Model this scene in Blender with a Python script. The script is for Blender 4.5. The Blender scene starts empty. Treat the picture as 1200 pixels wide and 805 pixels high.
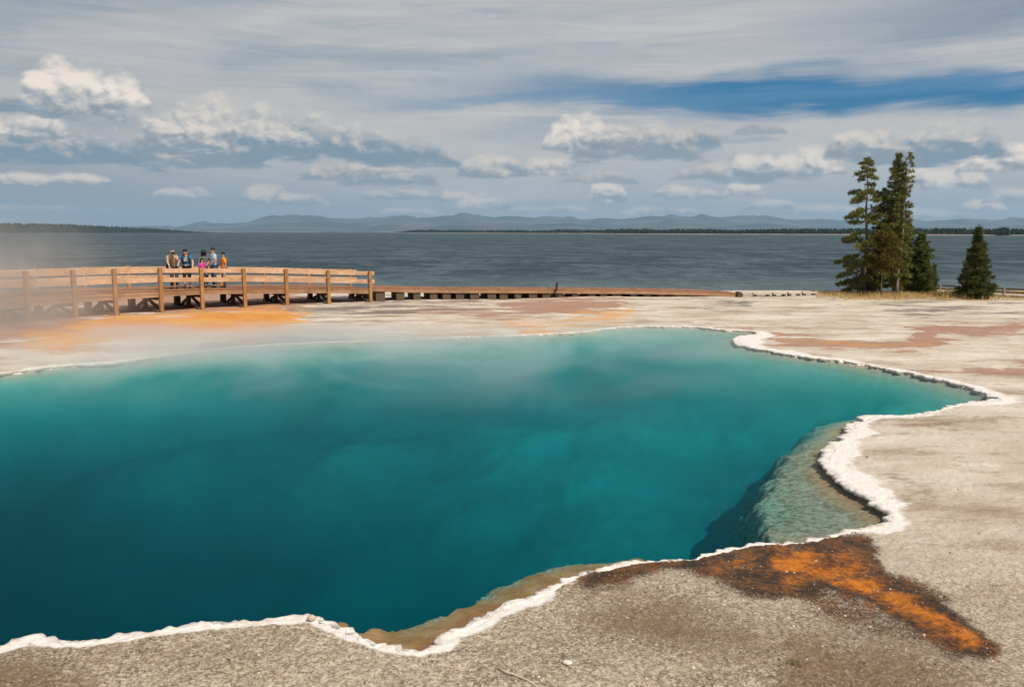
import bpy, bmesh, math, random
import numpy as np
from mathutils import Vector, Matrix, Quaternion

random.seed(7)
rng = np.random.default_rng(11)
scene = bpy.context.scene
COL = scene.collection
R = math.radians

# ------------------------------------------------------------------ camera
H = 3.35
PITCH = R(7.46)
FPX = 1000.0
cam_d = bpy.data.cameras.new('camera')
cam_d.sensor_width = 36.0
cam_d.lens = 30.0
cam_d.clip_start = 0.1
cam_d.clip_end = 90000
cam = bpy.data.objects.new('camera', cam_d)
COL.objects.link(cam)
cam.location = (0, 0, H)
cam.rotation_euler = (math.pi / 2 - PITCH, 0, 0)
scene.camera = cam
SP, CP = math.sin(PITCH), math.cos(PITCH)


def ray(px, py):
    """direction in the world of a point of the 1200x805 photograph"""
    a, b = (px - 600) / FPX, (402.5 - py) / FPX
    return a, CP + b * SP, b * CP - SP


def G(px, py, z=0.0):
    a, b, c = ray(px, py)
    t = (z - H) / c
    return a * t, b * t


def at(px, py, Y):
    a, b, c = ray(px, py)
    t = Y / b
    return Vector((a * t, Y, H + c * t))


def project(x, y, z):
    dz = z - H
    f = y * CP - dz * SP
    u = y * SP + dz * CP
    f = np.maximum(f, 0.05)
    return 600 + FPX * x / f, 402.5 - FPX * u / f


# ------------------------------------------------------------------ object helpers
def link(o, parent=None):
    COL.objects.link(o)
    if parent is not None:
        o.parent = parent
    return o


def tag(o, label=None, cat=None, group=None, kind=None):
    if label: o['label'] = label
    if cat: o['category'] = cat
    if group: o['group'] = group
    if kind: o['kind'] = kind
    return o


def empty(name, loc=(0, 0, 0), rz=0.0):
    o = bpy.data.objects.new(name, None)
    o.empty_display_size = 0.1
    o.location = loc
    o.rotation_euler = (0, 0, rz)
    return link(o)


def mesh_obj(name, verts, faces, mat=None, parent=None, smooth=False):
    me = bpy.data.meshes.new(name)
    me.from_pydata([tuple(v) for v in verts], [], [tuple(f) for f in faces])
    me.update()
    if smooth:
        me.polygons.foreach_set('use_smooth', [True] * len(me.polygons))
    o = bpy.data.objects.new(name, me)
    if mat: me.materials.append(mat)
    return link(o, parent)


def np_grid(name, P, mat, smooth=True, attrs=None, parent=None):
    """P: (rows, cols, 3) array -> one grid mesh, with point attributes"""
    nr, nc = P.shape[:2]
    me = bpy.data.meshes.new(name)
    me.vertices.add(nr * nc)
    me.vertices.foreach_set('co', P.reshape(-1).astype(np.float32))
    idx = np.arange(nr * nc).reshape(nr, nc)
    q = np.stack([idx[:-1, :-1], idx[:-1, 1:], idx[1:, 1:], idx[1:, :-1]], -1).reshape(-1, 4)
    nf = len(q)
    me.loops.add(nf * 4)
    me.loops.foreach_set('vertex_index', q.reshape(-1).astype(np.int32))
    me.polygons.add(nf)
    me.polygons.foreach_set('loop_start', (np.arange(nf) * 4).astype(np.int32))
    me.polygons.foreach_set('loop_total', np.full(nf, 4, np.int32))
    if smooth:
        me.polygons.foreach_set('use_smooth', np.ones(nf, bool))
    me.update(calc_edges=True)
    for k, a in (attrs or {}).items():
        at_ = me.attributes.new(k, 'FLOAT_COLOR', 'POINT')
        at_.data.foreach_set('color', a.reshape(-1).astype(np.float32))
    me.materials.append(mat)
    o = bpy.data.objects.new(name, me)
    return link(o, parent)


class MB:
    """collects simple solids and links them as one mesh"""
    def __init__(self):
        self.v, self.f = [], []

    def add(self, vs, fs):
        n = len(self.v)
        self.v += [tuple(v) for v in vs]
        self.f += [tuple(i + n for i in f) for f in fs]

    def box8(self, b, t):
        self.add(list(b) + list(t), [(3, 2, 1, 0), (4, 5, 6, 7), (0, 1, 5, 4), (1, 2, 6, 5), (2, 3, 7, 6), (3, 0, 4, 7)])

    def bar(self, p, q, w, h, up=(0, 0, 1)):
        """rectangular timber from p to q; w across, h along up"""
        p, q = Vector(p), Vector(q)
        d = (q - p).normalized()
        s = d.cross(Vector(up))
        if s.length < 1e-4: s = d.cross(Vector((0, 1, 0)))
        s.normalize()
        u = s.cross(d).normalized()
        c = [(-s * w / 2 - u * h / 2), (s * w / 2 - u * h / 2), (s * w / 2 + u * h / 2), (-s * w / 2 + u * h / 2)]
        self.box8([p + k for k in c], [q + k for k in c])

    def tube(self, pts, rads, n=6, cap=True):
        base = len(self.v)
        pts = [Vector(p) for p in pts]
        for i, p in enumerate(pts):
            d = (pts[min(i + 1, len(pts) - 1)] - pts[max(i - 1, 0)])
            if d.length < 1e-6: d = Vector((0, 0, 1))
            d.normalize()
            a = d.orthogonal().normalized() if i == 0 else (a - d * a.dot(d)).normalized()
            b = d.cross(a)
            for k in range(n):
                t = 2 * math.pi * k / n
                self.v.append(tuple(p + (a * math.cos(t) + b * math.sin(t)) * rads[i]))
        for i in range(len(pts) - 1):
            for k in range(n):
                k2 = (k + 1) % n
                self.f.append((base + i * n + k, base + i * n + k2, base + (i + 1) * n + k2, base + (i + 1) * n + k))
        if cap:
            self.f.append(tuple(base + k for k in reversed(range(n))))
            self.f.append(tuple(base + (len(pts) - 1) * n + k for k in range(n)))

    def blob(self, c, r, seed=0, rough=0.15, nu=10, nv=7, rot=0.0):
        rg = random.Random(seed)
        base = len(self.v)
        c = Vector(c)
        ph = [rg.uniform(0, 6) for _ in range(6)]
        def pt(th, fi):
            d = Vector((math.sin(fi) * math.cos(th), math.sin(fi) * math.sin(th), math.cos(fi)))
            k = 1 + rough * (math.sin(3 * d.x + ph[0]) * math.sin(4 * d.y + ph[1]) + .6 * math.sin(7 * d.z + ph[2] + 3 * d.x) + .4 * math.sin(9 * d.y + ph[3]))
            w = Vector((d.x * r[0] * k, d.y * r[1] * k, d.z * r[2] * k))
            w.rotate(Quaternion((0, 0, 1), rot))
            return c + w
        self.v.append(tuple(pt(0, 0)))
        for j in range(1, nv):
            for i in range(nu):
                self.v.append(tuple(pt(2 * math.pi * i / nu, math.pi * j / nv)))
        self.v.append(tuple(pt(0, math.pi)))
        for i in range(nu):
            self.f.append((base, base + 1 + i, base + 1 + (i + 1) % nu))
        for j in range(nv - 2):
            for i in range(nu):
                a = base + 1 + j * nu + i
                b = base + 1 + j * nu + (i + 1) % nu
                self.f.append((a, a + nu, b + nu, b))
        l = len(self.v) - 1
        o = base + 1 + (nv - 2) * nu
        for i in range(nu):
            self.f.append((l, o + (i + 1) % nu, o + i))

    def build(self, name, mat, parent=None, smooth=False, bevel=0.0):
        o = mesh_obj(name, self.v, self.f, mat, parent, smooth)
        if bevel:
            bm = bmesh.new(); bm.from_mesh(o.data)
            bmesh.ops.bevel(bm, geom=bm.edges[:], offset=bevel, segments=1, affect='EDGES')
            bm.to_mesh(o.data); bm.free()
        return o


# ------------------------------------------------------------------ node helpers
class NT:
    def __init__(self, tree):
        self.t = tree

    def n(self, typ, ins=None, **props):
        nd = self.t.nodes.new(typ)
        for k, v in props.items():
            setattr(nd, k, v)
        for k, v in (ins or {}).items():
            self.put(nd.inputs[k], v)
        return nd

    def put(self, sock, v):
        if hasattr(v, 'is_output') or isinstance(v, bpy.types.NodeSocket):
            self.t.links.new(v, sock)
        else:
            if sock.type == 'RGBA' and not isinstance(v, (int, float)) and len(v) == 3:
                v = (*v, 1)
            sock.default_value = v

    def m(self, op, a, b=0.0, c=None, clamp=False):
        nd = self.n('ShaderNodeMath', operation=op, use_clamp=clamp)
        self.put(nd.inputs[0], a); self.put(nd.inputs[1], b)
        if c is not None: self.put(nd.inputs[2], c)
        return nd.outputs[0]

    def add(self, a, b): return self.m('ADD', a, b)
    def sub(self, a, b): return self.m('SUBTRACT', a, b)
    def mul(self, a, b): return self.m('MULTIPLY', a, b)
    def mx(self, a, b): return self.m('MAXIMUM', a, b)
    def mn(self, a, b): return self.m('MINIMUM', a, b)

    def ss(self, x, lo, hi, smooth=True):
        nd = self.n('ShaderNodeMapRange', interpolation_type='SMOOTHSTEP' if smooth else 'LINEAR')
        self.put(nd.inputs['Value'], x)
        self.put(nd.inputs['From Min'], lo); self.put(nd.inputs['From Max'], hi)
        return nd.outputs[0]

    def mixc(self, f, a, b, mode='MIX'):
        nd = self.n('ShaderNodeMix', data_type='RGBA', blend_type=mode)
        nd.clamp_factor = True
        self.put(nd.inputs[0], f); self.put(nd.inputs[6], a); self.put(nd.inputs[7], b)
        return nd.outputs[2]

    def noise(self, vec, scale, detail=3, rough=.55, out=0, dist=0.0):
        nd = self.n('ShaderNodeTexNoise', {'Scale': scale, 'Detail': detail, 'Roughness': rough, 'Distortion': dist})
        if vec is not None: self.put(nd.inputs['Vector'], vec)
        return nd.outputs[out]

    def vor(self, vec, scale, detail=0.0, feature='F1', out='Distance'):
        nd = self.n('ShaderNodeTexVoronoi', {'Scale': scale, 'Detail': detail}, feature=feature)
        if vec is not None: self.put(nd.inputs['Vector'], vec)
        return nd.outputs[out]

    def comb(self, x, y, z=0.0):
        return self.n('ShaderNodeCombineXYZ', {'X': x, 'Y': y, 'Z': z}).outputs[0]

    def sep(self, v):
        nd = self.n('ShaderNodeSeparateXYZ'); self.put(nd.inputs[0], v)
        return nd.outputs

    def map(self, vec, scale=(1, 1, 1), rot=(0, 0, 0), loc=(0, 0, 0)):
        nd = self.n('ShaderNodeMapping', {'Scale': scale, 'Rotation': rot, 'Location': loc})
        self.put(nd.inputs['Vector'], vec)
        return nd.outputs[0]

    def bump(self, h, strength=.5, dist=.02, normal=None):
        nd = self.n('ShaderNodeBump', {'Strength': strength, 'Distance': dist, 'Height': h})
        if normal is not None: self.put(nd.inputs['Normal'], normal)
        return nd.outputs[0]


def new_mat(name):
    m = bpy.data.materials.new(name)
    m.use_nodes = True
    m.node_tree.nodes.clear()
    return m, NT(m.node_tree)


def finish(m, N, col, rough=.8, normal=None, spec=.3, **extra):
    ins = {'Base Color': col, 'Roughness': rough, 'Specular IOR Level': spec}
    ins.update(extra)
    p = N.n('ShaderNodeBsdfPrincipled', ins)
    if normal is not None: N.put(p.inputs['Normal'], normal)
    out = N.n('ShaderNodeOutputMaterial')
    N.t.links.new(p.outputs[0], out.inputs['Surface'])
    return m


def mottled(name, c1, c2, scale=8, rough=.8, bump=.3, bdist=.01, detail=4, spec=.25, coords='Object', stretch=(1, 1, 1)):
    m, N = new_mat(name)
    tc = N.map(N.n('ShaderNodeTexCoord').outputs[coords], stretch)
    n = N.noise(tc, scale, detail, .65)
    col = N.mixc(N.ss(n, .32, .68), c1, c2)
    return finish(m, N, col, rough, N.bump(N.noise(tc, scale * 3, 3), bump, bdist), spec)


# ------------------------------------------------------------------ numpy helpers
def hash2(ix, iy, seed):
    h = np.sin(ix * 127.1 + iy * 311.7 + seed * 74.7) * 43758.5453
    return h - np.floor(h)


def vnoise(x, y, seed=0):
    ix, iy = np.floor(x), np.floor(y)
    fx, fy = x - ix, y - iy
    fx = fx * fx * (3 - 2 * fx); fy = fy * fy * (3 - 2 * fy)
    a, b = hash2(ix, iy, seed), hash2(ix + 1, iy, seed)
    c, d = hash2(ix, iy + 1, seed), hash2(ix + 1, iy + 1, seed)
    return (a + (b - a) * fx) * (1 - fy) + (c + (d - c) * fx) * fy


def fbm(x, y, oct=4, seed=0, gain=.5):
    s, a, t = 0, 1, 0
    for o in range(oct):
        s = s + a * vnoise(x, y, seed + o * 3); t += a
        x, y, a = x * 2.03 + 5.1, y * 2.03 + 1.7, a * gain
    return s / t


def sstep(x, lo, hi):
    t = np.clip((x - lo) / (hi - lo), 0, 1)
    return t * t * (3 - 2 * t)


def catmull(pts, per=6, closed=True):
    P = np.array(pts, float); n = len(P); out = []
    for i in range(n if closed else n - 1):
        p0, p1, p2, p3 = (P[(i - 1) % n], P[i], P[(i + 1) % n], P[(i + 2) % n]) if closed else (P[max(i - 1, 0)], P[i], P[i + 1], P[min(i + 2, n - 1)])
        for k in range(per):
            t = k / per
            out.append(.5 * ((2 * p1) + (-p0 + p2) * t + (2 * p0 - 5 * p1 + 4 * p2 - p3) * t * t + (-p0 + 3 * p1 - 3 * p2 + p3) * t ** 3))
    return np.array(out)


def poly_sdf(x, y, poly):
    """signed distance, negative inside"""
    d = np.full(x.shape, 1e9); ins = np.zeros(x.shape, bool)
    Q = np.roll(poly, -1, 0)
    for (ax, ay), (bx, by) in zip(poly, Q):
        ex, ey = bx - ax, by - ay
        wx, wy = x - ax, y - ay
        t = np.clip((wx * ex + wy * ey) / (ex * ex + ey * ey + 1e-12), 0, 1)
        dx, dy = wx - ex * t, wy - ey * t
        d = np.minimum(d, dx * dx + dy * dy)
        if ay != by:
            c = (ay > y) != (by > y)
            ins ^= c & (x < ax + (y - ay) * ex / (by - ay))
    d = np.sqrt(d)
    return np.where(ins, -d, d)


def idw(x, y, pts, power=3.0):
    num = np.zeros(x.shape); den = np.zeros(x.shape)
    for (qx, qy, v) in pts:
        w = 1.0 / ((x - qx) ** 2 + (y - qy) ** 2 + .01) ** (power / 2)
        num += w * v; den += w
    return num / den


# ------------------------------------------------------------------ light and sky
AZ, EL = R(36), R(47)
S = Vector((math.sin(AZ) * math.cos(EL), -math.cos(AZ) * math.cos(EL), math.sin(EL)))
sun_d = bpy.data.lights.new('sun', 'SUN')
sun_d.energy = 4.5
sun_d.angle = R(.53)
sun_d.color = (1.0, .91, .78)
sun = link(bpy.data.objects.new('sun', sun_d))
sun.rotation_euler = (-S).to_track_quat('-Z', 'Y').to_euler()
sun.location = (20, -30, 40)

world = bpy.data.worlds.new('World')
scene.world = world
world.use_nodes = True
world.node_tree.nodes.clear()
W = NT(world.node_tree)
STR = .1
sky = W.n('ShaderNodeTexSky', sky_type='NISHITA', sun_disc=False, sun_elevation=EL, sun_rotation=math.pi - AZ,
          altitude=2300, air_density=1.0, dust_density=.6, ozone_density=2.0)
gen = W.n('ShaderNodeTexCoord').outputs['Generated']
X, Y_, Z = W.sep(gen)
u = W.mul(W.m('ARCTAN2', X, Y_), 1000.0)          # azimuth, thousandths of a radian
v = W.mul(W.m('ARCSINE', Z), 1000.0)              # elevation, the same
uv = W.comb(u, v)


def azel(px, py):
    a, b, c = ray(px, py)
    return 1000 * math.atan2(a, b), 1000 * math.asin(c / math.sqrt(a * a + b * b + c * c))


def lin(r, g, b):
    f = lambda c: (c / 255 / 12.92) if c <= 10 else ((c / 255 + .055) / 1.055) ** 2.4
    return (f(r), f(g), f(b))


def skyc(r, g, b):
    return tuple(c / STR for c in lin(r, g, b))


# high thin cloud in streaks, with one clear band
streak = W.noise(W.map(uv, (.0016, .011, 1), (0, 0, R(2.0))), 1.0, 5, .55, dist=.6)
streak2 = W.noise(W.map(uv, (.004, .02, 1), (0, 0, R(-3)), (3, 7, 0)), 1.0, 5, .6, dist=.8)
soft = W.noise(W.map(uv, (.0045, .012, 1), (0, 0, 0), (9, 2, 0)), 1.0, 3, .5)
cirrus = W.mixc(W.ss(v, 0, 110), skyc(160, 170, 178), skyc(193, 192, 191))
cirrus = W.mixc(W.mul(W.ss(v, 130, 190), W.ss(v, 290, 225)), cirrus, skyc(186, 187, 189))
dark = W.mul(W.ss(W.add(W.mul(streak, .7), W.mul(streak2, .3)), .47, .64), W.ss(v, 20, 120))
cirrus = W.mixc(W.mul(dark, .62), cirrus, skyc(116, 143, 164))
lite = W.ss(streak2, .52, .70)
cirrus = W.mixc(W.mul(lite, .45), cirrus, skyc(207, 205, 203))
streak3 = W.noise(W.map(uv, (.0035, .055, 1), (0, 0, R(3)), (1, 5, 0)), 1.0, 5, .62, dist=1.0)
cirrus = W.mixc(W.mul(W.mul(W.ss(streak3, .50, .68), W.ss(v, 110, 190)), .42), cirrus, skyc(134, 155, 173))
cirrus = W.mixc(W.mul(W.mul(W.ss(streak3, .48, .34), W.ss(v, 60, 130)), .40), cirrus, skyc(208, 206, 204))
# blue-grey veil low over the water and at the left
low = W.ss(v, 45, 8)
cirrus = W.mixc(W.mul(low, .6), cirrus, skyc(152, 161, 168))
cirrus = W.mixc(W.mul(W.mul(W.ss(u, 80, -520), W.ss(v, 120, 20)), .42), cirrus, skyc(122, 140, 152))
cirrus = W.mixc(W.mul(W.mul(W.ss(u, -120, -620), W.ss(streak, .38, .56)), .5), cirrus, skyc(140, 151, 161))


def band(px0, py0, px1, py1, thick, tail):
    a0, e0 = azel(px0, py0); a1, e1 = azel(px1, py1)
    k = (e1 - e0) / (a1 - a0)
    mid = W.add(W.mul(W.sub(u, a0), k), e0)
    dv = W.m('ABSOLUTE', W.sub(W.add(v, W.add(W.mul(W.sub(streak2, .5), 46), W.mul(W.sub(streak3, .5), 26))), mid))
    w = W.ss(u, a0 - tail, a0 + tail)
    return W.mul(W.ss(W.add(W.m('DIVIDE', dv, thick), W.mul(W.sub(soft, .5), 2.2)), 1.35, .30), w)


gap = band(630, 112, 1200, 107, 24, 230)
gap2 = W.mul(band(1000, 40, 1250, 2, 34, 170), .55)
gap3 = W.mul(band(480, 121, 700, 121, 9, 90), .5)
clear = skyc(22, 112, 160)
col = W.mixc(W.mul(gap, .97), cirrus, clear)
col = W.mixc(gap2, col, skyc(78, 112, 146))
col = W.mixc(gap3, col, skyc(92, 138, 176))
# overhead and behind the camera: open sky with broken high cloud
col = W.mixc(W.mul(W.ss(v, 290, 520), W.ss(soft, .62, .38)), col, sky.outputs[0])

# cumulus: billows shared by every cloud
wn = W.n('ShaderNodeTexNoise', {'Vector': W.map(uv, (.016, .030, 1)), 'Scale': 1.0, 'Detail': 5.0, 'Roughness': .6})
wr = W.sep(wn.outputs[1])
uw = W.add(u, W.mul(W.sub(wr[0], .5), 40))
vw = W.add(v, W.mul(W.sub(wr[1], .5), 20))
bill = W.map(W.comb(uw, vw), (.026, .042, 1))


def billow(vec):
    return W.n('ShaderNodeTexVoronoi', {'Vector': vec, 'Scale': 1.0, 'Detail': 2.6, 'Roughness': .55, 'Lacunarity': 2.3, 'Smoothness': .6}, feature='SMOOTH_F1', normalize=True).outputs['Distance']


b1 = billow(bill)
b2 = billow(W.map(bill, loc=(.16, .22, 0)))
relief = W.mul(W.sub(b2, b1), 4.2)                 # lit from the upper right
fine = W.noise(W.map(W.comb(uw, vw), (.036, .058, 1)), 1.0, 6, .6)
wisp = W.noise(W.map(uv, (.012, .05, 1), (0, 0, 0), (4, 4, 0)), 1.0, 4, .6)
edge = W.add(W.mul(W.sub(.36, b1), 2.0), W.mul(W.sub(fine, .5), .8))


def cumulus(col, px, base, hw, hgt, bright=1.0, gloom=.5, solid=1.0, skew=0.0):
    """one cloud: middle px, flat base at row base, half width, height (all in photo pixels); gloom = share of dark underside"""
    a0, e0 = azel(px, base)
    x = W.mul(W.sub(u, a0), 1.0 / hw)
    y = W.mul(W.sub(v, e0), 1.0 / hgt)
    x2 = W.mul(x, x)
    top = W.sub(1.0, W.mul(x2, x2))
    if skew: top = W.add(top, W.mul(x, skew))
    f = W.add(W.mul(W.sub(top, y), 1.15), W.mul(edge, .85))
    under = W.add(W.mul(y, 2.6), W.add(W.mul(W.sub(fine, .5), 1.0), W.mul(W.sub(wisp, .5), 2.6)))
    f = W.mn(f, W.add(under, .42))
    f = W.mn(f, W.add(W.mul(W.sub(1.0, x2), 2.2), W.mul(edge, .5)))
    al = W.mul(W.ss(f, .06, .60), solid)
    lit = W.add(W.add(W.mul(y, 1.25), W.mul(relief, .80)), .02 - gloom)
    t = W.ss(lit, -.38, .62)
    lo = skyc(126, 147, 163) if gloom > .55 else skyc(140, 153, 163)
    hi = skyc(min(248, int(196 + 44 * bright)), int(188 + 40 * bright), int(180 + 36 * bright))
    c = W.mixc(t, lo, hi)
    return W.mixc(al, col, c)


base_col = col
for c in [
    # px, base, half width, height, bright, gloom, solid, skew: far, small and pale first
    (45, 250, 90, 10, .2, .4, .5), (215, 232, 34, 12, .5, .3, .8), (310, 237, 30, 20, .45, .3, .85), (352, 240, 34, 14, .4, .35, .8), (535, 238, 24, 16, .5, .3, .85), (568, 245, 34, 20, .55, .3, .85),
    (640, 250, 60, 10, .3, .3, .6), (712, 235, 24, 24, .8, .2, .95), (786, 230, 20, 14, .55, .3, .8), (812, 234, 34, 16, .5, .3, .85), (872, 229, 24, 17, .75, .2, .95), (775, 252, 50, 11, .4, .25, .75), (480, 252, 40, 9, .3, .3, .6),
    (905, 246, 30, 12, .5, .25, .75), (965, 252, 44, 13, .45, .2, .75), (1150, 247, 24, 14, .7, .2, .9), (1188, 236, 30, 16, .5, .3, .8), (1085, 256, 50, 11, .4, .2, .7), (470, 234, 50, 14, .3, .45, .7),
    (60, 217, 68, 13, .65, .15, .95), (395, 212, 44, 24, .3, .5, .9), (455, 216, 60, 28, .35, .5, .9), (490, 196, 60, 18, .2, .55, .85), (575, 207, 44, 28, .55, .35, .95), (645, 208, 38, 26, .6, .35, .95), (1070, 218, 28, 24, .7, .25, .95), (1118, 221, 34, 28, .8, .2, .97),
    (845, 212, 60, 22, .3, .5, .85), (884, 206, 30, 28, .8, .25, .97), (945, 206, 44, 32, .85, .2, .97), (700, 214, 50, 14, .2, .45, .7), (195, 194, 40, 30, .5, .35, .95), (255, 196, 60, 22, .35, .5, .9), (1168, 199, 40, 30, 1.0, .15, .98), (890, 157, 30, 12, -.3, .6, .6), (850, 168, 60, 13, -.25, .6, .45), (812, 176, 36, 26, .1, .62, .85),
    (1100, 188, 70, 36, .45, .62, .97), (1022, 186, 52, 34, .6, .55, .97, -.1), (470, 190, 76, 30, .2, .72, .95, -.3), (335, 188, 150, 56, .65, .60, .97, -.38), (215, 182, 60, 50, .75, .52, .92, .1), (58, 192, 120, 44, .5, .70, .97, -.25), (24, 160, 50, 26, .95, .2, .9),
    (752, 186, 84, 42, .5, .55, .95, -.4), (676, 175, 42, 42, 1.05, .26, .97), (14, 132, 46, 20, .1, .66, .9), (85, 130, 52, 50, 1.1, .26, 1.0), (140, 128, 34, 36, 1.15, .22, 1.0),
]:
    col = cumulus(col, *c)

# below the horizon the dome is only ever seen by bounced light
bgA = W.n('ShaderNodeBackground', {'Color': base_col, 'Strength': STR})
bgB = W.n('ShaderNodeBackground', {'Color': col, 'Strength': STR})
# the cumulus all stand low over the lake: elsewhere the dome skips their nodes
zone = W.mul(W.mul(W.m('GREATER_THAN', v, -4.0), W.m('LESS_THAN', v, 220.0)), W.m('LESS_THAN', W.m('ABSOLUTE', u), 760.0))
mxs = W.n('ShaderNodeMixShader'); W.put(mxs.inputs[0], zone); W.put(mxs.inputs[1], bgA.outputs[0]); W.put(mxs.inputs[2], bgB.outputs[0])
W.t.links.new(mxs.outputs[0], W.n('ShaderNodeOutputWorld').inputs['Surface'])

# ------------------------------------------------------------------ pool outline
POOL_PX = [(0, 437), (70, 429), (130, 425), (180, 418), (230, 412), (300, 405), (370, 401), (450, 399), (545, 395), (600, 393), (645, 391), (690, 388), (718, 384),
           (760, 382), (815, 383), (845, 386), (880, 388), (884, 391), (864, 394), (860, 398), (866, 403), (885, 408), (930, 416), (985, 423), (1040, 432), (1090, 442), (1130, 452), (1152, 461),
           (1171, 467), (1140, 470), (1112, 475), (1090, 482), (1060, 486), (1022, 487), (1006, 492), (994, 498), (993, 508), (976, 519), (968, 533), (967, 545), (976, 556),
           (1000, 573), (1020, 586), (1035, 597), (1046, 611), (1020, 618), (985, 625), (955, 631), (930, 636), (900, 637), (870, 640), (842, 646), (806, 653), (772, 656), (740, 660), (703, 666),
           (680, 671), (655, 686), (622, 700), (592, 707), (575, 718), (546, 733), (518, 744), (513, 757), (490, 763), (455, 757), (425, 747), (400, 735), (368, 722), (340, 724),
           (290, 730), (240, 733), (190, 739), (130, 747), (92, 753), (62, 750), (40, 745), (20, 752), (0, 758)]
ZW = -0.042
poly0 = [G(*p) for p in POOL_PX]
poly0 += [(-4.6, 6.3), (-6.8, 6.0), (-9.6, 7.0), (-12.5, 9.4), (-14.6, 13), (-15.4, 16.5), (-15.0, 19.0)]
POOL = catmull(poly0, 6)
seg = np.roll(POOL, -1, 0) - POOL
sl = np.hypot(*seg.T)
# resample evenly-ish
cum = np.concatenate([[0], np.cumsum(sl)]); PER = cum[-1]


def resample(step_fn):
    out, s = [], 0.0
    closed = np.vstack([POOL, POOL[:1]])
    while s < PER - 1e-6:
        px = np.interp(s, cum, closed[:, 0]); py = np.interp(s, cum, closed[:, 1])
        out.append((px, py)); s += step_fn(math.hypot(px, py))
    return np.array(out)


# ------------------------------------------------------------------ ground
# rows/columns of a polar sheet, fine where the pool rim is near
phis = np.concatenate([np.linspace(R(-108), R(-34), 50)[:-1], np.linspace(R(-34), R(34), 800), np.linspace(R(34), R(108), 50)[1:]])
rad, r = [1.2], 1.2
while r < 62:
    dr = r * r / (H * 1000) * .95
    if r < 4.9: dr = .08
    if r > 31: dr = max(min(dr, .3), .22)
    r += max(min(dr, .3), .008); rad.append(r)
rad = np.array(rad)
PH, RR = np.meshgrid(phis, rad)
gx, gy = RR * np.sin(PH), RR * np.cos(PH)
shape = gx.shape
sd = np.full(shape, 30.0)
near = (gx > -17) & (gx < 18) & (gy > 3) & (gy < 34)
sd[near] = poly_sdf(gx[near], gy[near], POOL)
scal = (fbm(gx * 2.2, gy * 2.2, 3, 5) - .5) * .16 + (vnoise(gx * 9, gy * 9, 8) - .5) * .05
s_ = sd + scal * sstep(np.abs(sd), 1.5, .2) - .015 - .07 * np.clip((np.hypot(gx, gy) - 10) / 8, 0, 1)


def W3(px, py, val):
    x, y = G(px, py); return (x, y, val)


def W3D(px, py, d):
    if d < .6 and px > 895 and py > 488: d *= .5          # the pale shelf in the right-hand cove lies just under the surface
    elif .12 < d < .6 and py > 650: d *= .6
    x, y = G(px, py, ZW - .02 - min(d, .7)); return (x, y, d)


DEPTH = [W3D(*p) for p in [
    (455, 748, .03), (480, 740, .04), (430, 740, .04), (455, 736, .07), (540, 716, .08), (500, 732, .06), (520, 724, .07), (600, 692, .07), (640, 676, .06), (690, 660, .06), (665, 664, .07), (575, 704, .07), (620, 684, .07), (720, 657, .12),
    (420, 728, .35), (470, 726, .16), (500, 718, .2), (530, 706, .22), (560, 694, .2), (600, 678, .22), (640, 661, .35), (660, 654, .5), (700, 645, 1.6), (390, 722, 1.6), (440, 715, 1.2), (350, 700, 4), (200, 700, 4.8), (60, 715, 4.8), (480, 700, 1.8), (540, 690, 1.4), (590, 660, 1.5), (500, 680, 3.2), (570, 640, 3.0), (650, 635, 2.4), (760, 645, 1.4),
    (1030, 604, .03), (1010, 596, .05), (985, 600, .07), (960, 580, .10), (930, 600, .17), (895, 606, .40), (920, 575, .17), (900, 580, .28), (950, 550, .12), (930, 550, .18), (955, 525, .14), (975, 502, .12), (960, 508, .14), (985, 493, .12), (1000, 580, .06), (945, 615, .18), (985, 614, .10), (975, 590, .08), (903, 592, .30), (945, 565, .13), (980, 572, .07), (965, 610, .13), (920, 617, .35), (910, 560, .22), (940, 520, .2), (890, 595, .5), (925, 535, .24),
    (872, 590, 1.7), (862, 570, 2.4), (880, 556, 1.9), (890, 545, 1.8), (905, 530, 1.6), (865, 520, 2.2), (915, 512, 1.5), (930, 500, 1.1), (945, 492, .8), (830, 585, 2.6), (875, 615, 1.6), (800, 560, 2.2), (840, 545, 2.4),
    (900, 470, .75), (800, 470, 1.0), (1000, 455, .45), (1000, 475, .55), (1080, 460, .3), (1080, 475, .28), (1130, 464, .16), (950, 430, .4), (880, 420, .45), (850, 400, .28), (1030, 440, .3), (800, 400, .28), (940, 482, .7), (850, 490, 1.2),
    (820, 622, 1.0), (845, 618, 1.1), (795, 605, 1.9), (780, 635, 1.6), (860, 632, 1.3), (740, 640, 1.8),
    (620, 405, .30), (400, 412, .32), (200, 426, .35), (600, 440, .75), (400, 445, .85), (150, 450, .9), (750, 430, .65), (600, 490, 1.15), (400, 500, 1.4), (200, 500, 1.6), (750, 490, 1.0), (700, 520, 1.3), (550, 530, 1.8),
    (700, 560, 1.9), (500, 590, 3.2), (300, 620, 4.6), (100, 600, 4.4), (700, 600, 2.4), (600, 560, 2.3), (400, 560, 2.8), (200, 560, 3.4), (250, 680, 7.0), (380, 650, 6.6), (450, 640, 5.6), (100, 660, 7.0), (500, 660, 4.6), (320, 650, 7.0), (180, 640, 6.5), (-100, 560, 4), (-100, 480, 2.5)]]
z = np.zeros(shape)
z += (fbm(gx * .25, gy * .25, 3, 21) - .5) * .12 * sstep(sd, .6, 4) + (fbm(gx * 1.5, gy * 1.5, 3, 31) - .5) * .05 * sstep(sd, .2, 1.5)
z += (vnoise(gx * 14, gy * 14, 41) - .5) * .012 + (vnoise(gx * 31, gy * 31, 42) - .5) * .008
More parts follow.
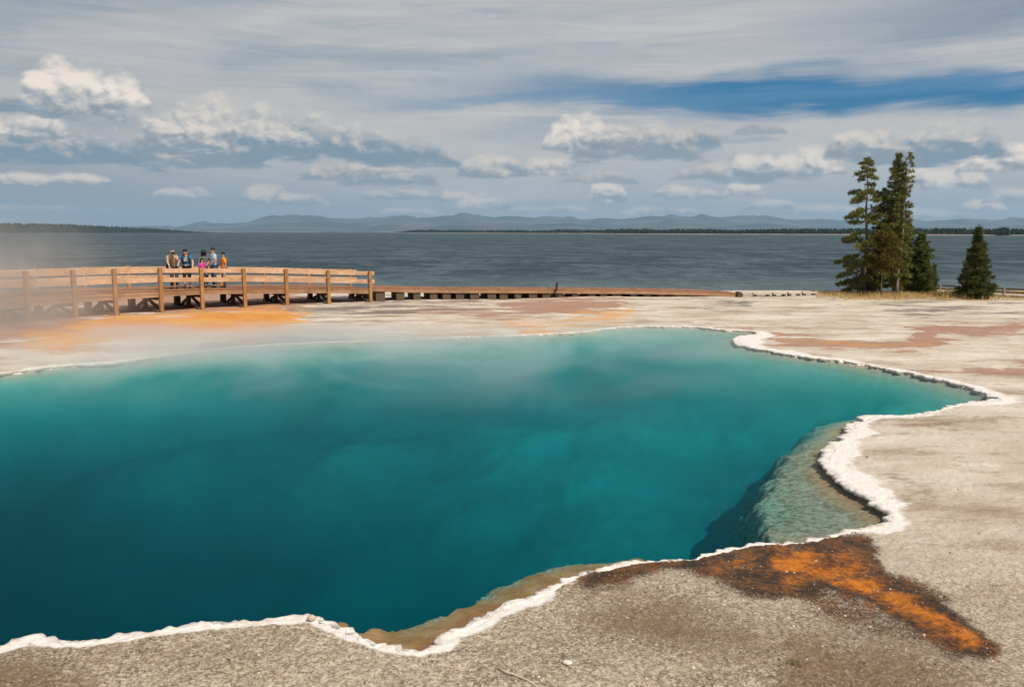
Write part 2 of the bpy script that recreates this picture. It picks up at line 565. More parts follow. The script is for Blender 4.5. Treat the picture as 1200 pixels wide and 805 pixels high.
# the bank falls to the lake
crest = np.interp(gx, [-26, -8, 0, 10, 30], [46.5, 47.5, 47.8, 48.6, 48.2]) + (fbm(gx * .4, gy * 0, 3, 3) - .5) * 1.2
z = z - 3.0 * sstep(gy, crest, crest + 9) - .012 * np.maximum(gy - crest, 0)
ins = s_ < 0
t_ = -s_[ins]
# the deep basin, evened out on a coarse plan so that its floor rolls gently
X0, Y0, STEP = -17.0, 4.0, .3
ccx, ccy = np.meshgrid(X0 + STEP * np.arange(90), Y0 + STEP * np.arange(95))
basin = idw(ccx, ccy, [d_ for d_ in DEPTH if d_[2] > .27 or d_[1] > 12.5], 2.8)
for _ in range(7):
    b_ = np.pad(basin, 1, mode='edge')
    basin = (b_[:-2, 1:-1] + b_[2:, 1:-1] + b_[1:-1, :-2] + b_[1:-1, 2:] + 2 * b_[1:-1, 1:-1]) / 6
fx_ = np.clip((gx[ins] - X0) / STEP, 0, 88); fy_ = np.clip((gy[ins] - Y0) / STEP, 0, 93)
ix_, iy_ = fx_.astype(int), fy_.astype(int); fx_ -= ix_; fy_ -= iy_
basin *= np.where(ccy > 9, .9, 1.0)
D = (basin[iy_, ix_] * (1 - fx_) + basin[iy_, ix_ + 1] * fx_) * (1 - fy_) + (basin[iy_ + 1, ix_] * (1 - fx_) + basin[iy_ + 1, ix_ + 1] * fx_) * fy_
# two shallow shelves: the domed one in the right-hand cove and the tan one at the near edge
SX, SY = project(gx[ins] + (fbm(gx[ins] * 3, gy[ins] * 3, 4, 17) - .5) * .35, gy[ins] + (fbm(gx[ins] * 3 + 9, gy[ins] * 3, 4, 18) - .5) * .5, np.full(gx[ins].shape, -.15))
for outline, base_d, slope_d, soft_px in (
        ([(1110, 640), (1095, 590), (1045, 556), (1012, 540), (1018, 520), (1040, 502), (1035, 474), (985, 474), (946, 492), (914, 515), (886, 545), (868, 574), (866, 604), (880, 630), (900, 675), (1000, 680)], .035, .105, 38),
        ([(372, 722), (440, 716), (500, 697), (560, 672), (600, 655), (640, 642), (690, 638), (765, 638), (800, 690), (720, 705), (665, 730), (600, 755), (560, 780), (530, 805), (480, 815), (415, 805), (370, 765)], .025, .16, 30)):
    q_ = poly_sdf(SX, SY, catmull(outline, 5))
    m_s = 1 - sstep(q_, -soft_px * .75, soft_px * .6)
    D = D * (1 - m_s) + np.minimum(D, base_d + slope_d * t_) * m_s
D = D * (1 + (fbm(gx[ins] * .9, gy[ins] * .9, 3, 51) - .5) * .35 * np.clip(1.3 - .5 * D, .12, 1)) + (fbm(gx[ins] * 8, gy[ins] * 8, 4, 61, .55) - .5) * .09 * np.clip(D / .4, .06, 1) * np.clip(2.2 - D, .15, 1) * np.clip((19 - gy[ins]) / 6, .15, 1)
D = np.maximum(D, .02)
far_ = np.clip((gy[ins] - 14) / 9, 0, 1)
wall = np.clip(t_ / (.03 + D * (.30 + 2.6 * far_) + 1.4 * far_), 0, 1)
zi = ZW - .02 + .012 * far_ - D * (wall ** .8)
depth = np.zeros(shape); depth[ins] = D * wall ** .8
depth[ins] = D * wall ** .8
z[ins] = np.where(t_ < .02, z[ins] + (zi - z[ins]) * (t_ / .02), zi)

wgx = gx + (fbm(gx * 1.1, gy * 1.1, 5, 91, .6) - .5) * np.clip(gy * .07, .5, 3.0)
wgy = gy + (fbm(gx * 1.1 + 40, gy * 1.1, 5, 95, .6) - .5) * np.clip(gy * .11, .6, 4.5)
GX, GY = project(wgx, wgy, np.zeros(shape))


def pmask(pts, softpx, per=5):
    """soft mask (0-1) of a closed outline laid on the ground"""
    pp = catmull(pts, per)
    lo, hi = pp.min(0) - softpx * 3, pp.max(0) + softpx * 3
    sel = (GX > lo[0]) & (GX < hi[0]) & (GY > lo[1]) & (GY < hi[1])
    out = np.zeros(shape)
    # the outline is laid out as a plan in metres
    d = poly_sdf(GX[sel], GY[sel], pp)
    out[sel] = 1 - np.clip(d / softpx * .5 + .5, 0, 1)
    return out


def umask(*ms):
    o = ms[0]
    for k in ms[1:]: o = np.maximum(o, k)
    return o


# white crust: width in metres along the shore
CRUST = [W3(*p) for p in [(20, 755, .12), (130, 750, .10), (250, 735, .12), (368, 724, .14), (430, 752, .16), (490, 768, .14), (530, 745, .24), (575, 722, .26), (620, 706, .22), (680, 675, .12), (740, 662, .10),
                          (806, 657, .08), (900, 640, .08), (985, 626, .10), (1046, 611, .30), (1030, 590, .55), (1005, 570, .75), (985, 545, .6), (985, 525, .6), (1003, 505, .5), (1040, 488, .25), (1110, 478, .22),
                          (1171, 467, .5), (1130, 452, .35), (1040, 432, .35), (960, 418, .5), (900, 405, .9), (880, 398, 1.0), (840, 385, .25), (760, 381, .25), (690, 387, .4), (600, 391, .3), (500, 396, .4), (400, 399, .5), (300, 403, .35), (200, 414, .5), (60, 428, .5), (-100, 480, .3), (-300, 700, .2)]]
cw = idw(gx, gy, CRUST, 3)
m_white = 1 - sstep(sd + (fbm(gx * 1.7, gy * 1.7, 4, 71) - .5) * cw * 1.1, cw * .1, cw * 1.35)
m_white *= 1 - .55 * np.clip((gy - 18) / 6, 0, 1) * (gx < 6)
m_white *= 1 - pmask([(930, 636), (985, 628), (1020, 640), (1010, 660), (940, 650), (880, 650), (780, 668), (680, 690), (670, 685), (770, 660), (850, 646)], 7) * .9

m_dark = umask(pmask([(680, 682), (720, 670), (800, 657), (850, 645), (900, 640), (940, 634), (985, 627), (1012, 636), (1022, 655), (1040, 664), (1062, 678), (1090, 695), (1122, 716), (1152, 742), (1176, 768), (1164, 782), (1122, 776), (1084, 757),
                      (1054, 736), (1024, 716), (1000, 708), (960, 698), (900, 692), (870, 686), (840, 676), (800, 670), (760, 675), (700, 691)], 12),
               .6 * pmask([(940, 690), (1040, 720), (1100, 760), (1010, 740), (960, 715)], 26))
m_or = umask(pmask([(905, 650), (930, 641), (965, 645), (992, 650), (999, 664), (985, 672), (950, 680), (915, 676)], 14),
             .40 * pmask([(815, 662), (870, 650), (915, 646), (925, 676), (890, 689), (850, 677)], 16),
             1.0 * pmask([(975, 682), (1020, 668), (1040, 688), (1015, 700), (978, 694)], 12),
             0.8 * pmask([(1018, 686), (1060, 694), (1104, 712), (1146, 742), (1168, 770), (1126, 776), (1090, 755), (1066, 735), (1030, 714)], 15),
             .30 * pmask([(640, 700), (720, 690), (760, 700), (700, 720), (640, 720)], 30))
m_or_far = umask(pmask([(40, 404), (100, 376), (150, 369), (200, 371), (245, 364), (300, 361), (350, 364), (345, 382), (318, 388), (250, 392), (205, 399), (140, 400), (90, 408)], 9),
                 .6 * pmask([(20, 392), (150, 366), (350, 360), (350, 392), (280, 398), (100, 412), (20, 414)], 14),
                 .75 * pmask([(498, 390), (575, 388), (570, 394), (500, 396)], 3), .8 * pmask([(612, 388), (650, 384), (648, 390), (615, 392)], 3),
                 .55 * pmask([(550, 378), (640, 372), (735, 360), (740, 376), (700, 384), (640, 388), (560, 388)], 9),
                 .26 * pmask([(800, 379), (860, 381), (905, 390), (960, 397), (1060, 404), (1060, 412), (980, 409), (905, 402), (880, 389), (820, 384)], 5),
                 .28 * pmask([(990, 404), (1060, 398), (1130, 405), (1110, 413), (1010, 414)], 5))
m_pink = umask(.75 * pmask([(-140, 372), (60, 368), (130, 374), (90, 396), (-20, 410), (-140, 418)], 14), .95 * pmask([(60, 348), (340, 344), (350, 362), (240, 366), (120, 368)], 8),
               .85 * pmask([(600, 352), (720, 350), (735, 358), (700, 366), (640, 368), (600, 364)], 8),
               .55 * pmask([(400, 356), (560, 352), (640, 366), (560, 376), (440, 376)], 14),
               .9 * pmask([(1066, 382), (1100, 379), (1190, 380), (1260, 378), (1250, 386), (1190, 388), (1140, 390), (1110, 392), (1112, 402), (1096, 410), (1060, 408), (1078, 396)], 5),
               .85 * pmask([(1090, 434), (1140, 431), (1210, 427), (1260, 425), (1260, 434), (1210, 436), (1140, 437)], 4),
               .7 * pmask([(800, 379), (860, 381), (905, 390), (960, 397), (1060, 404), (1060, 412), (980, 409), (905, 402), (880, 389), (820, 384)], 4), .7 * pmask([(232, 404), (290, 399), (330, 398), (300, 405), (240, 410)], 3))
m_grey = umask(.9 * pmask([(285, 404), (330, 397), (385, 396), (420, 399), (350, 403), (290, 408)], 3),
               .5 * pmask([(340, 352), (560, 350), (600, 358), (480, 372), (360, 378)], 14),
               .6 * pmask([(840, 352), (880, 354), (860, 360), (820, 364)], 6),
               .35 * pmask([(1050, 352), (1180, 352), (1190, 372), (1090, 376), (1040, 366)], 10))
# gritty brown gravel against pale sinter
m_gravel = sstep(GY, 560, 700) * (1 - .35 * sstep(GX, 900, 1150) * sstep(GY, 790, 640))
m_gravel = np.maximum(m_gravel, .17 * sstep(GX, 930, 1010) * sstep(GY, 470, 500))
m_gravel = np.maximum(m_gravel, .09)
m_brown = umask(.9 * pmask([(690, 715), (790, 700), (880, 730), (900, 760), (790, 765), (700, 745)], 40), .8 * pmask([(-60, 775), (60, 768), (110, 830), (-60, 860)], 40), .45 * pmask([(60, 765), (200, 745), (350, 745), (300, 775), (120, 790)], 30),
                .8 * pmask([(900, 745), (1010, 742), (1130, 780), (1170, 850), (950, 850)], 40), .6 * pmask([(1010, 486), (1120, 484), (1170, 492), (1120, 505), (1030, 500)], 14), .55 * pmask([(1040, 548), (1100, 560), (1120, 590), (1080, 612), (1050, 580)], 24),
                .4 * pmask([(1000, 590), (1090, 605), (1080, 625)], 16), .5 * pmask([(560, 760), (660, 735), (640, 770)], 30))
m_grass = sstep(GX, 950, 1010) * (1 - sstep(np.abs(GY - 346), 3.5, 7.5)) * (gy > 38) * (gx > 8)
wet = (1 - sstep(np.abs(sd - .0), .03, .14)) * np.clip((15 - gy) / 4, 0, 1)
A1 = np.stack([m_white, m_or, m_dark, depth], -1)
A2 = np.stack([m_or_far, m_pink, m_grey, m_grass], -1)
A3 = np.stack([m_gravel, m_brown, wet, ins.astype(float)], -1)

gm, N = new_mat('sinter_ground')
pos = N.n('ShaderNodeTexCoord').outputs['Object']


def attr(name):
    a = N.n('ShaderNodeAttribute', attribute_name=name)
    s = N.n('ShaderNodeSeparateColor'); N.put(s.inputs[0], a.outputs['Color'])
    return s.outputs[0], s.outputs[1], s.outputs[2], a.outputs['Alpha']


white, orange, darkm, depthin = attr('mat_a')
orfar, pink, grey, grassm = attr('mat_b')
grav, brown, wetm, inside = attr('mat_c')
n_big = N.noise(pos, .55, 5, .6)
n_mid = N.noise(pos, 3.2, 5, .65)
n_str = N.noise(N.map(pos, (.30, .75, 1), (0, 0, R(-8))), 1.0, 7, .70)      # streaky washes, as flowing water leaves them
n_fin = N.noise(pos, 16, 4, .7)
grit = N.noise(pos, 52, 2, .6)
cell = N.n('ShaderNodeTexVoronoi', {'Vector': pos, 'Scale': 62.0, 'Randomness': 1.0})
cellv = N.sep(cell.outputs['Color'])[0]
cell2 = N.sep(N.n('ShaderNodeTexVoronoi', {'Vector': pos, 'Scale': 34.0}).outputs['Color'])[1]


def thr(mask, noise, k=.9, lo=.42, hi=.58):
    return N.ss(N.add(mask, N.mul(N.sub(noise, .5), k)), lo, hi)


c = N.mixc(N.ss(n_big, .35, .65), (.53, .445, .345), (.66, .58, .485))
c = N.mixc(N.mul(N.ss(n_str, .50, .62), .75), c, (.34, .245, .17))
c = N.mixc(N.mul(N.ss(n_str, .46, .36), .75), c, (.76, .69, .60))
n_s2 = N.noise(N.map(pos, (.9, 2.6, 1), (0, 0, R(6)), (7, 3, 0)), 1.0, 6, .72)
c = N.mixc(N.mul(N.ss(n_s2, .56, .66), .6), c, (.22, .165, .11))
c = N.mixc(N.mul(N.ss(n_mid, .60, .74), .45), c, (.33, .26, .19))
# gravel
dk = N.mixc(N.ss(n_mid, .35, .65), (.12, .085, .052), (.20, .145, .09))
lt = N.mixc(cell2, (.42, .335, .235), (.60, .505, .385))
spk = N.add(N.mul(cellv, .66), N.add(N.mul(cell2, .30), N.mul(grit, .12)))
spk = N.add(spk, N.add(N.mul(N.sub(n_mid, .5), .25), N.mul(N.sub(n_big, .5), .40)))
gcol = N.mixc(N.ss(spk, N.add(.02, N.mul(brown, .16)), N.add(.86, N.mul(brown, .34))), dk, lt)
gcol = N.mixc(N.mul(brown, .28), gcol, (.17, .095, .045))
c = N.mixc(N.mn(N.mul(grav, N.add(.55, N.mul(n_big, .75))), 1.0), c, gcol)
c = N.mixc(N.mul(thr(brown, n_mid, 1.4, .30, .80), .55), c, (.155, .088, .042))
# mineral washes and mats far off
c = N.mixc(N.mul(thr(pink, n_str, 2.2, .22, .62), .85), c, N.mixc(n_mid, (.30, .145, .095), (.44, .25, .175)))
c = N.mixc(N.mul(thr(grey, n_str, 2.2, .25, .6), .85), c, (.19, .165, .145))
fcol = N.mixc(N.ss(N.add(N.mul(n_big, .5), N.mul(n_str, .5)), .40, .60), (.66, .21, .018), (.66, .34, .07))
c = N.mixc(N.mul(thr(orfar, N.add(N.mul(n_str, .7), N.mul(n_big, .3)), 2.4, .24, .80), .92), c, fcol)
c = N.mixc(N.mul(thr(grassm, n_fin, .9, .3, .7), .75), c, N.mixc(n_mid, (.33, .22, .085), (.46, .33, .14)))
# white crust
c = N.mixc(thr(white, N.add(N.mul(n_mid, .5), N.mul(n_s2, .5)), 1.9, .30, .66), c, N.mixc(n_fin, (.74, .68, .62), (.86, .82, .775)))
# the near mat
dcol = N.mixc(N.ss(N.add(N.mul(n_fin, .5), N.mul(n_mid, .5)), .42, .60), (.030, .018, .011), (.15, .062, .018))
nb_ = N.add(N.mul(n_big, .35), N.add(N.mul(n_mid, .4), N.mul(n_fin, .25)))
c = N.mixc(N.mul(thr(darkm, N.add(N.mul(nb_, .8), N.mul(cellv, .2)), 1.9, .24, .58), .97), c, dcol)
ocol = N.mixc(N.ss(N.add(N.mul(n_mid, .6), N.mul(n_fin, .4)), .38, .60), (.20, .058, .008), (.60, .185, .010))
c = N.mixc(N.mul(thr(orange, nb_, 2.6, .26, 1.1), .96), c, ocol)
# under water: pale brown sinter, algae-tinted where it is shallow
tex = N.noise(pos, 11, 6, .78)
tan_ = N.mixc(N.ss(n_mid, .36, .64), (.36, .155, .058), (.48, .245, .12))        # tan film in the shallows
olive = N.mixc(N.ss(tex, .40, .58), (.15, .135, .095), (.40, .365, .285))            # lumpy grey-green sinter lower down
pale = N.mixc(N.ss(n_big, .38, .62), (.62, .62, .54), (.74, .74, .66))
farw = N.ss(N.sep(pos)[1], 12, 17)
cove = N.mul(N.ss(N.sep(pos)[0], 1.6, 2.6), .8)
under = N.mixc(N.mx(N.mx(N.ss(N.add(depthin, N.mul(N.sub(n_mid, .5), .12)), .09, .17), N.mul(farw, .7)), N.mul(cove, N.ss(depthin, .02, .09))), tan_, N.mixc(N.mul(farw, .8), olive, (.46, .43, .36)))
under = N.mixc(N.ss(N.add(depthin, N.mul(farw, .45)), .6, 1.8), under, pale)
c = N.mixc(N.ss(inside, .4, .6), c, under)
c = N.mixc(N.mul(N.mul(wetm, N.ss(inside, .4, .6)), .55), c, (.10, .085, .065))
hgt = N.add(N.mul(n_fin, .6), N.add(N.mul(N.mul(cellv, grav), .45), N.mul(grit, .35)))
nrm = N.bump(hgt, .75, .03)
rough = N.sub(.9, N.mul(N.mx(orange, darkm), .35))
finish(gm, N, c, rough, nrm, .2)
ground = np_grid('ground', np.stack([gx, gy, z], -1), gm, True, {'mat_a': A1, 'mat_b': A2, 'mat_c': A3})
tag(ground, 'pale sinter flat round the hot spring with orange and brown bacterial mats', 'ground', kind='structure')

# ------------------------------------------------------------------ crust lip along the shore
wm, N = new_mat('white_sinter_crust')
pos = N.n('ShaderNodeTexCoord').outputs['Object']
a = N.noise(pos, 9, 5, .65); b = N.noise(pos, 42, 3, .6)
c = N.mixc(N.ss(N.add(N.mul(a, .6), N.mul(N.noise(pos, 2.2, 4, .6), .4)), .40, .62), (.82, .78, .735), (.62, .53, .445))
c = N.mixc(N.mul(N.ss(b, .55, .72), .45), c, (.46, .38, .31))
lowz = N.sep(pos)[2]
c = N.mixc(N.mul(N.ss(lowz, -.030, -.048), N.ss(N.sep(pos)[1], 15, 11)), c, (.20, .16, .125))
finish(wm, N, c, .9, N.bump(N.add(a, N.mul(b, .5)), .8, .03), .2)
ring = resample(lambda d: max(.016, min(.10, d * .0024)))
tan = np.roll(ring, -1, 0) - np.roll(ring, 1, 0)
tan /= np.hypot(*tan.T)[:, None] + 1e-9
area = np.sum(ring[:, 0] * np.roll(ring[:, 1], -1) - np.roll(ring[:, 0], -1) * ring[:, 1])
nrm2 = np.stack([tan[:, 1], -tan[:, 0]], -1) * (1 if area > 0 else -1)      # outward
# smooth normals so that the strip never folds
for _ in range(12):
    nrm2 = (np.roll(nrm2, 1, 0) + nrm2 * 2 + np.roll(nrm2, -1, 0)); nrm2 /= np.hypot(*nrm2.T)[:, None]
arc = np.concatenate([[0], np.cumsum(np.hypot(*(np.roll(ring, -1, 0) - ring).T))])[:-1]
dist_r = np.hypot(*ring.T)
cwr = idw(ring[:, 0], ring[:, 1], CRUST, 3)
sc = (fbm(ring[:, 0] * 2.6, ring[:, 1] * 2.6, 3, 81) - .5) * .15 - (np.abs(vnoise(ring[:, 0] * 7, ring[:, 1] * 7, 82) - .5) - .25) * .15 - (np.abs(vnoise(ring[:, 0] * 15, ring[:, 1] * 15, 83) - .5) - .25) * .085 + (vnoise(ring[:, 0] * 31, ring[:, 1] * 31, 83) - .5) * .03
fat = (1 - .45 * np.clip((np.hypot(*ring.T) - 12) / 8, 0, 1)) * (.7 + .6 * vnoise(arc * 3, arc * 0, 84))
farr = np.clip((dist_r - 10) / 10, 0, 1)
wout = np.maximum(np.clip(cwr * .36, .05, .15) * (1 - .3 * farr) * (.35 + 1.3 * fbm(arc * .9, arc * 0, 3, 88)), .04 + .11 * farr)
sc = sc * (1 + .8 * farr)
prof = [(-.02, -.11), (-.045, -.048), (-.06, -.02), (-.045, .002), (0.0, .008), (.35, .007), (.7, -.002), (1.0, -.03)]
P = np.zeros((len(prof), len(ring) + 1, 3))
for k, (o_, h_) in enumerate(prof):
    off = np.where(o_ < .01, o_ * fat, o_ * wout) + sc * (1 if o_ < .01 else (1 - o_))
    q = ring + nrm2 * off[:, None]
    hh = h_ * (fat if h_ > 0 else 1 - .35 * farr * (h_ < -.02)) + (vnoise(q[:, 0] * 16, q[:, 1] * 16, 85 + k) - .5) * .022 * (1 if -.05 < h_ else .3)
    row = np.concatenate([q, hh[:, None]], 1)
    P[k, :-1] = row; P[k, -1] = row[0]
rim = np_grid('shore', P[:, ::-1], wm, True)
tag(rim, 'white scalloped sinter crust along the edge of the turquoise pool', 'shore', kind='structure')

# ------------------------------------------------------------------ pool water
pm, N = new_mat('pool_water')
pos = N.n('ShaderNodeTexCoord').outputs['Object']
rip = N.add(N.noise(N.map(pos, (1.2, 2.6, 1), (0, 0, R(18))), 3.0, 4, .6), N.mul(N.noise(pos, 16, 3, .6), .25))
nb = N.bump(rip, .32, .02)
fr = N.n('ShaderNodeFresnel', {'IOR': 1.25}); N.put(fr.inputs['Normal'], nb)
gl = N.n('ShaderNodeBsdfGlossy', {'Roughness': .06, 'Color': (1, 1, 1, 1)}); N.put(gl.inputs['Normal'], nb)
tr = N.n('ShaderNodeBsdfTransparent')
mixs = N.n('ShaderNodeMixShader')
N.put(mixs.inputs[0], N.mul(fr.outputs[0], .13)); N.put(mixs.inputs[1], tr.outputs[0]); N.put(mixs.inputs[2], gl.outputs[0])
ab = N.n('ShaderNodeVolumeAbsorption', {'Color': (.0, .768, .803, 1), 'Density': 1.12})
sv = N.n('ShaderNodeVolumeScatter', {'Color': (.0, .56, .70, 1), 'Density': .045, 'Anisotropy': 0.0})
ads = N.n('ShaderNodeAddShader'); N.put(ads.inputs[0], ab.outputs[0]); N.put(ads.inputs[1], sv.outputs[0])
out = N.n('ShaderNodeOutputMaterial'); N.put(out.inputs['Surface'], mixs.outputs[0]); N.put(out.inputs['Volume'], ads.outputs[0])
# closed body of water: the outline a little inside the banks, hidden walls and floor under the ground
ow = [Vector((p[0] + n_[0] * .04, p[1] + n_[1] * .04, ZW)) for p, n_ in zip(ring[::3], nrm2[::3])]
if area < 0: ow = ow[::-1]
k = len(ow)
vs = ow + [Vector((p.x, p.y, -7.5)) for p in ow]
fs = [tuple(range(k)), tuple(reversed(range(k, 2 * k)))] + [(i, i + k, (i + 1) % k + k, (i + 1) % k) for i in range(k)]
pool = mesh_obj('water', vs, fs, pm)
tag(pool, 'clear turquoise water of the deep hot spring', 'water', kind='structure')

# ------------------------------------------------------------------ lake
ZL = -1.3
lm, N = new_mat('lake_water')
pos = N.n('ShaderNodeTexCoord').outputs['Object']
w1 = N.noise(N.map(pos, (.55, .30, 1), (0, 0, R(12))), 1.0, 4, .7)
w2 = N.noise(N.map(pos, (.09, .06, 1), (0, 0, R(6))), 1.0, 5, .65)
w3 = N.noise(N.map(pos, (.004, .013, 1), (0, 0, R(4))), 1.0, 5, .6)
hh = N.add(N.add(N.mul(w1, .5), N.mul(w2, 2.2)), N.mul(w3, 4.0))
nb = N.bump(hh, 1.0, .8)
lc = N.mixc(N.ss(w3, .35, .65), (.024, .044, .052), (.036, .058, .066))
lc = N.mixc(N.mul(N.ss(N.add(N.mul(w1, .45), N.mul(w2, .55)), .44, .60), .85), lc, (.092, .125, .138))
py_ = N.sep(pos)[1]
lc = N.mixc(N.mul(N.ss(py_, 110, 52), .45), lc, (.16, .215, .225))          # pale shallows by the bank
df = N.n('ShaderNodeBsdfDiffuse', {'Color': lc}); N.put(df.inputs['Normal'], nb)
gl = N.n('ShaderNodeBsdfGlossy', {'Roughness': .35, 'Color': (.8, .9, 1, 1)}); N.put(gl.inputs['Normal'], nb)
mixs = N.n('ShaderNodeMixShader', {0: .10}); N.put(mixs.inputs[1], df.outputs[0]); N.put(mixs.inputs[2], gl.outputs[0])
out = N.n('ShaderNodeOutputMaterial'); N.put(out.inputs['Surface'], mixs.outputs[0])
lake = mesh_obj('lake', [(-14000, 43.5, ZL), (14000, 43.5, ZL), (14000, 15000, ZL), (-14000, 15000, ZL)], [(0, 1, 2, 3)], lm)
tag(lake, 'wide blue grey lake ruffled by wind', 'lake', kind='structure')

# ------------------------------------------------------------------ far shores, woods, mountains
sand = mottled('far_sand', (.17, .15, .12), (.26, .225, .185), .02, .9, 0)
woods = mottled('far_conifers', (.012, .020, .012), (.022, .032, .016), .05, .95, 0)
moss = mottled('far_forest_floor', (.018, .026, .015), (.03, .04, .02), .01, .95, 0)
rock = mottled('mountain_rock', (.02, .035, .03), (.11, .11, .10), .0011, .95, 0, detail=6)


def dirx(px): return (px - 600) / FPX / CP


def shore_strip(name, ctrl, mat, label, h, back):
    """low land: ctrl = (photo column, distance)"""
    px = np.linspace(ctrl[0][0], ctrl[-1][0], 260)
    Yd = np.interp(px, [c_[0] for c_ in ctrl], [c_[1] for c_ in ctrl]) * (1 + (fbm(px * .03, px * 0, 4, 9) - .5) * .05)
    end = np.minimum(1, np.minimum((px - ctrl[0][0]) / 12, 1))
    P = np.zeros((5, len(px), 3))
    for k, (dy, hz) in enumerate([(0, -1.2), (.012, .35), (.02, h * .5), (.05, h), (back, h * 1.2)]):
        Yk = Yd * (1 + dy)
        P[k, :, 0] = dirx(px) * Yk; P[k, :, 1] = Yk
        P[k, :, 2] = ZL + (hz + 1.2) * end * (1 + .3 * (fbm(px * .1, px * 0 + k, 3, 12) - .5)) - .4
    o = np_grid(name, P, mat)
    tag(o, label, 'terrain', kind='structure')
    return px, Yd


RS = [(455, 2900), (520, 2600), (600, 2150), (680, 1800), (750, 1500), (900, 1280), (1050, 1080), (1200, 960), (1400, 900)]
shore_strip('beach', RS, sand, 'pale low beach on the far side of the lake', .9, .12)
shore_strip('far_land', [(-420, 9500), (200, 9000), (470, 8800), (620, 8600)], sand, 'pale flat shore at the distant end of the lake', 5, .1)


def conifers(mb, x, y, z0, h, w):
    n = len(mb.v)
    k = 5
    a0 = random.uniform(0, 6)
    for i in range(k):
        a = a0 + 2 * math.pi * i / k
        q = random.uniform(.75, 1.2)
        mb.v.append((x + w * q * math.cos(a), y + w * q * math.sin(a), z0 + h * .08))
    for i in range(k):
        a = a0 + 2 * math.pi * (i + .5) / k
        mb.v.append((x + w * .55 * math.cos(a), y + w * .55 * math.sin(a), z0 + h * .5))
    mb.v.append((x, y, z0 + h))
    for i in range(k):
        j = (i + 1) % k
        mb.f += [(n + i, n + j, n + k + i), (n + j, n + k + j, n + k + i), (n + k + i, n + k + j, n + 2 * k)]


mb = MB()
rnd = random.Random(4)
for i in range(5200):
    px = rnd.uniform(458, 1390)
    Yd = np.interp(px, [c_[0] for c_ in RS], [c_[1] for c_ in RS]) * rnd.choice([1.022, 1.03, 1.04, 1.06]) * rnd.uniform(1, 1.012)
    clump = .72 + .5 * float(fbm(np.array(px * .035), np.array(1.0), 3, 14))
    edge_ = min(1, (px - 452) / 40)
    h = rnd.uniform(5.5, 9.5) * clump * edge_ * (Yd / 1500) ** .22
    conifers(mb, dirx(px) * Yd, Yd, ZL + .8, h, h * rnd.uniform(.2, .34))
forest = mb.build('forest', woods)
tag(forest, 'dark band of conifer forest on the low far shore', 'forest', kind='stuff')

# wooded headland at the left
px = np.linspace(-420, 262, 200)
topy = np.interp(px, [-420, -200, 0, 60, 110, 150, 200, 235, 262], [258, 259, 260.5, 261, 263, 265, 268, 271, 273.2])
Yd = np.interp(px, [-420, 0, 262], [2300, 2500, 3000])
P = np.zeros((7, len(px), 3))
hz = (271.5 - topy) * Yd / 1000 + H
for k, (dy, fr_) in enumerate([(0, 0), (.01, .12), (.05, .35), (.1, .7), (.16, .97), (.22, 1.0), (.4, .2)]):
    Yk = Yd * (1 + dy)
    P[k, :, 0] = dirx(px) * Yk; P[k, :, 1] = Yk
    P[k, :, 2] = ZL - .3 + np.maximum(hz - 6, 0) * fr_ * 1.1 + (fbm(px * .02, px * 0 + k * .8, 4, 33) - .5) * 3 * fr_
hill_P = P
hill = np_grid('hill', P, moss)
tag(hill, 'dark headland sloping down into the lake at the left', 'hill', kind='structure')
mb = MB()
for i in range(4200):
    j = rnd.randrange(len(px) - 1); t = rnd.random(); k = rnd.uniform(.6, 5.0)
    k0 = int(k); f_ = k - k0
    p = (hill_P[k0, j] * (1 - f_) + hill_P[k0 + 1, j] * f_) * (1 - t) + (hill_P[k0, j + 1] * (1 - f_) + hill_P[k0 + 1, j + 1] * f_) * t
    h = rnd.uniform(6, 11) * min(1, (262 - px[j]) / 60 + .2)
    conifers(mb, p[0], p[1], p[2] - .5, h, h * rnd.uniform(.28, .42))
f2 = mb.build('forest', woods)
tag(f2, 'dark conifer forest covering the headland at the left', 'forest', kind='stuff')

# ranges beyond the lake
RANGE = [(-420, 266), (120, 268), (215, 267), (245, 262.5), (300, 260), (315, 256), (345, 253.5), (370, 254), (388, 257), (402, 256), (440, 257), (462, 255), (475, 253), (492, 256), (520, 256), (545, 251.5), (565, 253), (600, 255), (622, 256), (650, 255),
         (666, 254), (692, 259), (735, 258), (752, 257), (770, 255), (783, 250.5), (798, 256), (819, 252.5), (833, 256), (850, 256), (890, 254), (906, 257), (950, 259), (1000, 261), (1066, 259), (1082, 260), (1102, 258), (1130, 257.5), (1152, 259), (1182, 257), (1200, 259), (1400, 258)]


def mountain(ctrl, dist, label, dy=0.0, seed=0, amp=2.0):
    px = np.linspace(ctrl[0][0], ctrl[-1][0], 520)
    ty = np.interp(px, [c_[0] for c_ in ctrl], [c_[1] for c_ in ctrl]) + dy
    ty = ty - (fbm(px * .05, px * 0, 5, 50 + seed) - .5) * amp * 2
    ridge = np.maximum((271.5 - ty) * dist / 1000 + H, 4)
    rows = [(-.22, 0), (-.18, .10), (-.14, .22), (-.10, .40), (-.06, .62), (-.03, .82), (0, 1.0), (.05, .6), (.12, 0)]
    P = np.zeros((len(rows), len(px), 3))
    for k, (dd, fr_) in enumerate(rows):
        wob = (fbm(px * .03, px * 0 + k * .9, 4, 60 + seed) - .5)
        Yk = dist * (1 + dd + wob * .03 * (fr_ < 1))
        P[k, :, 0] = dirx(px) * dist * (1 + .3 * dd); P[k, :, 1] = Yk
        P[k, :, 2] = ZL + ridge * np.clip(fr_ + wob * .35 * (0 < fr_ < 1), 0, 1.0)
    o = np_grid('mountains', P, rock)
    tag(o, label, 'mountains', kind='structure')


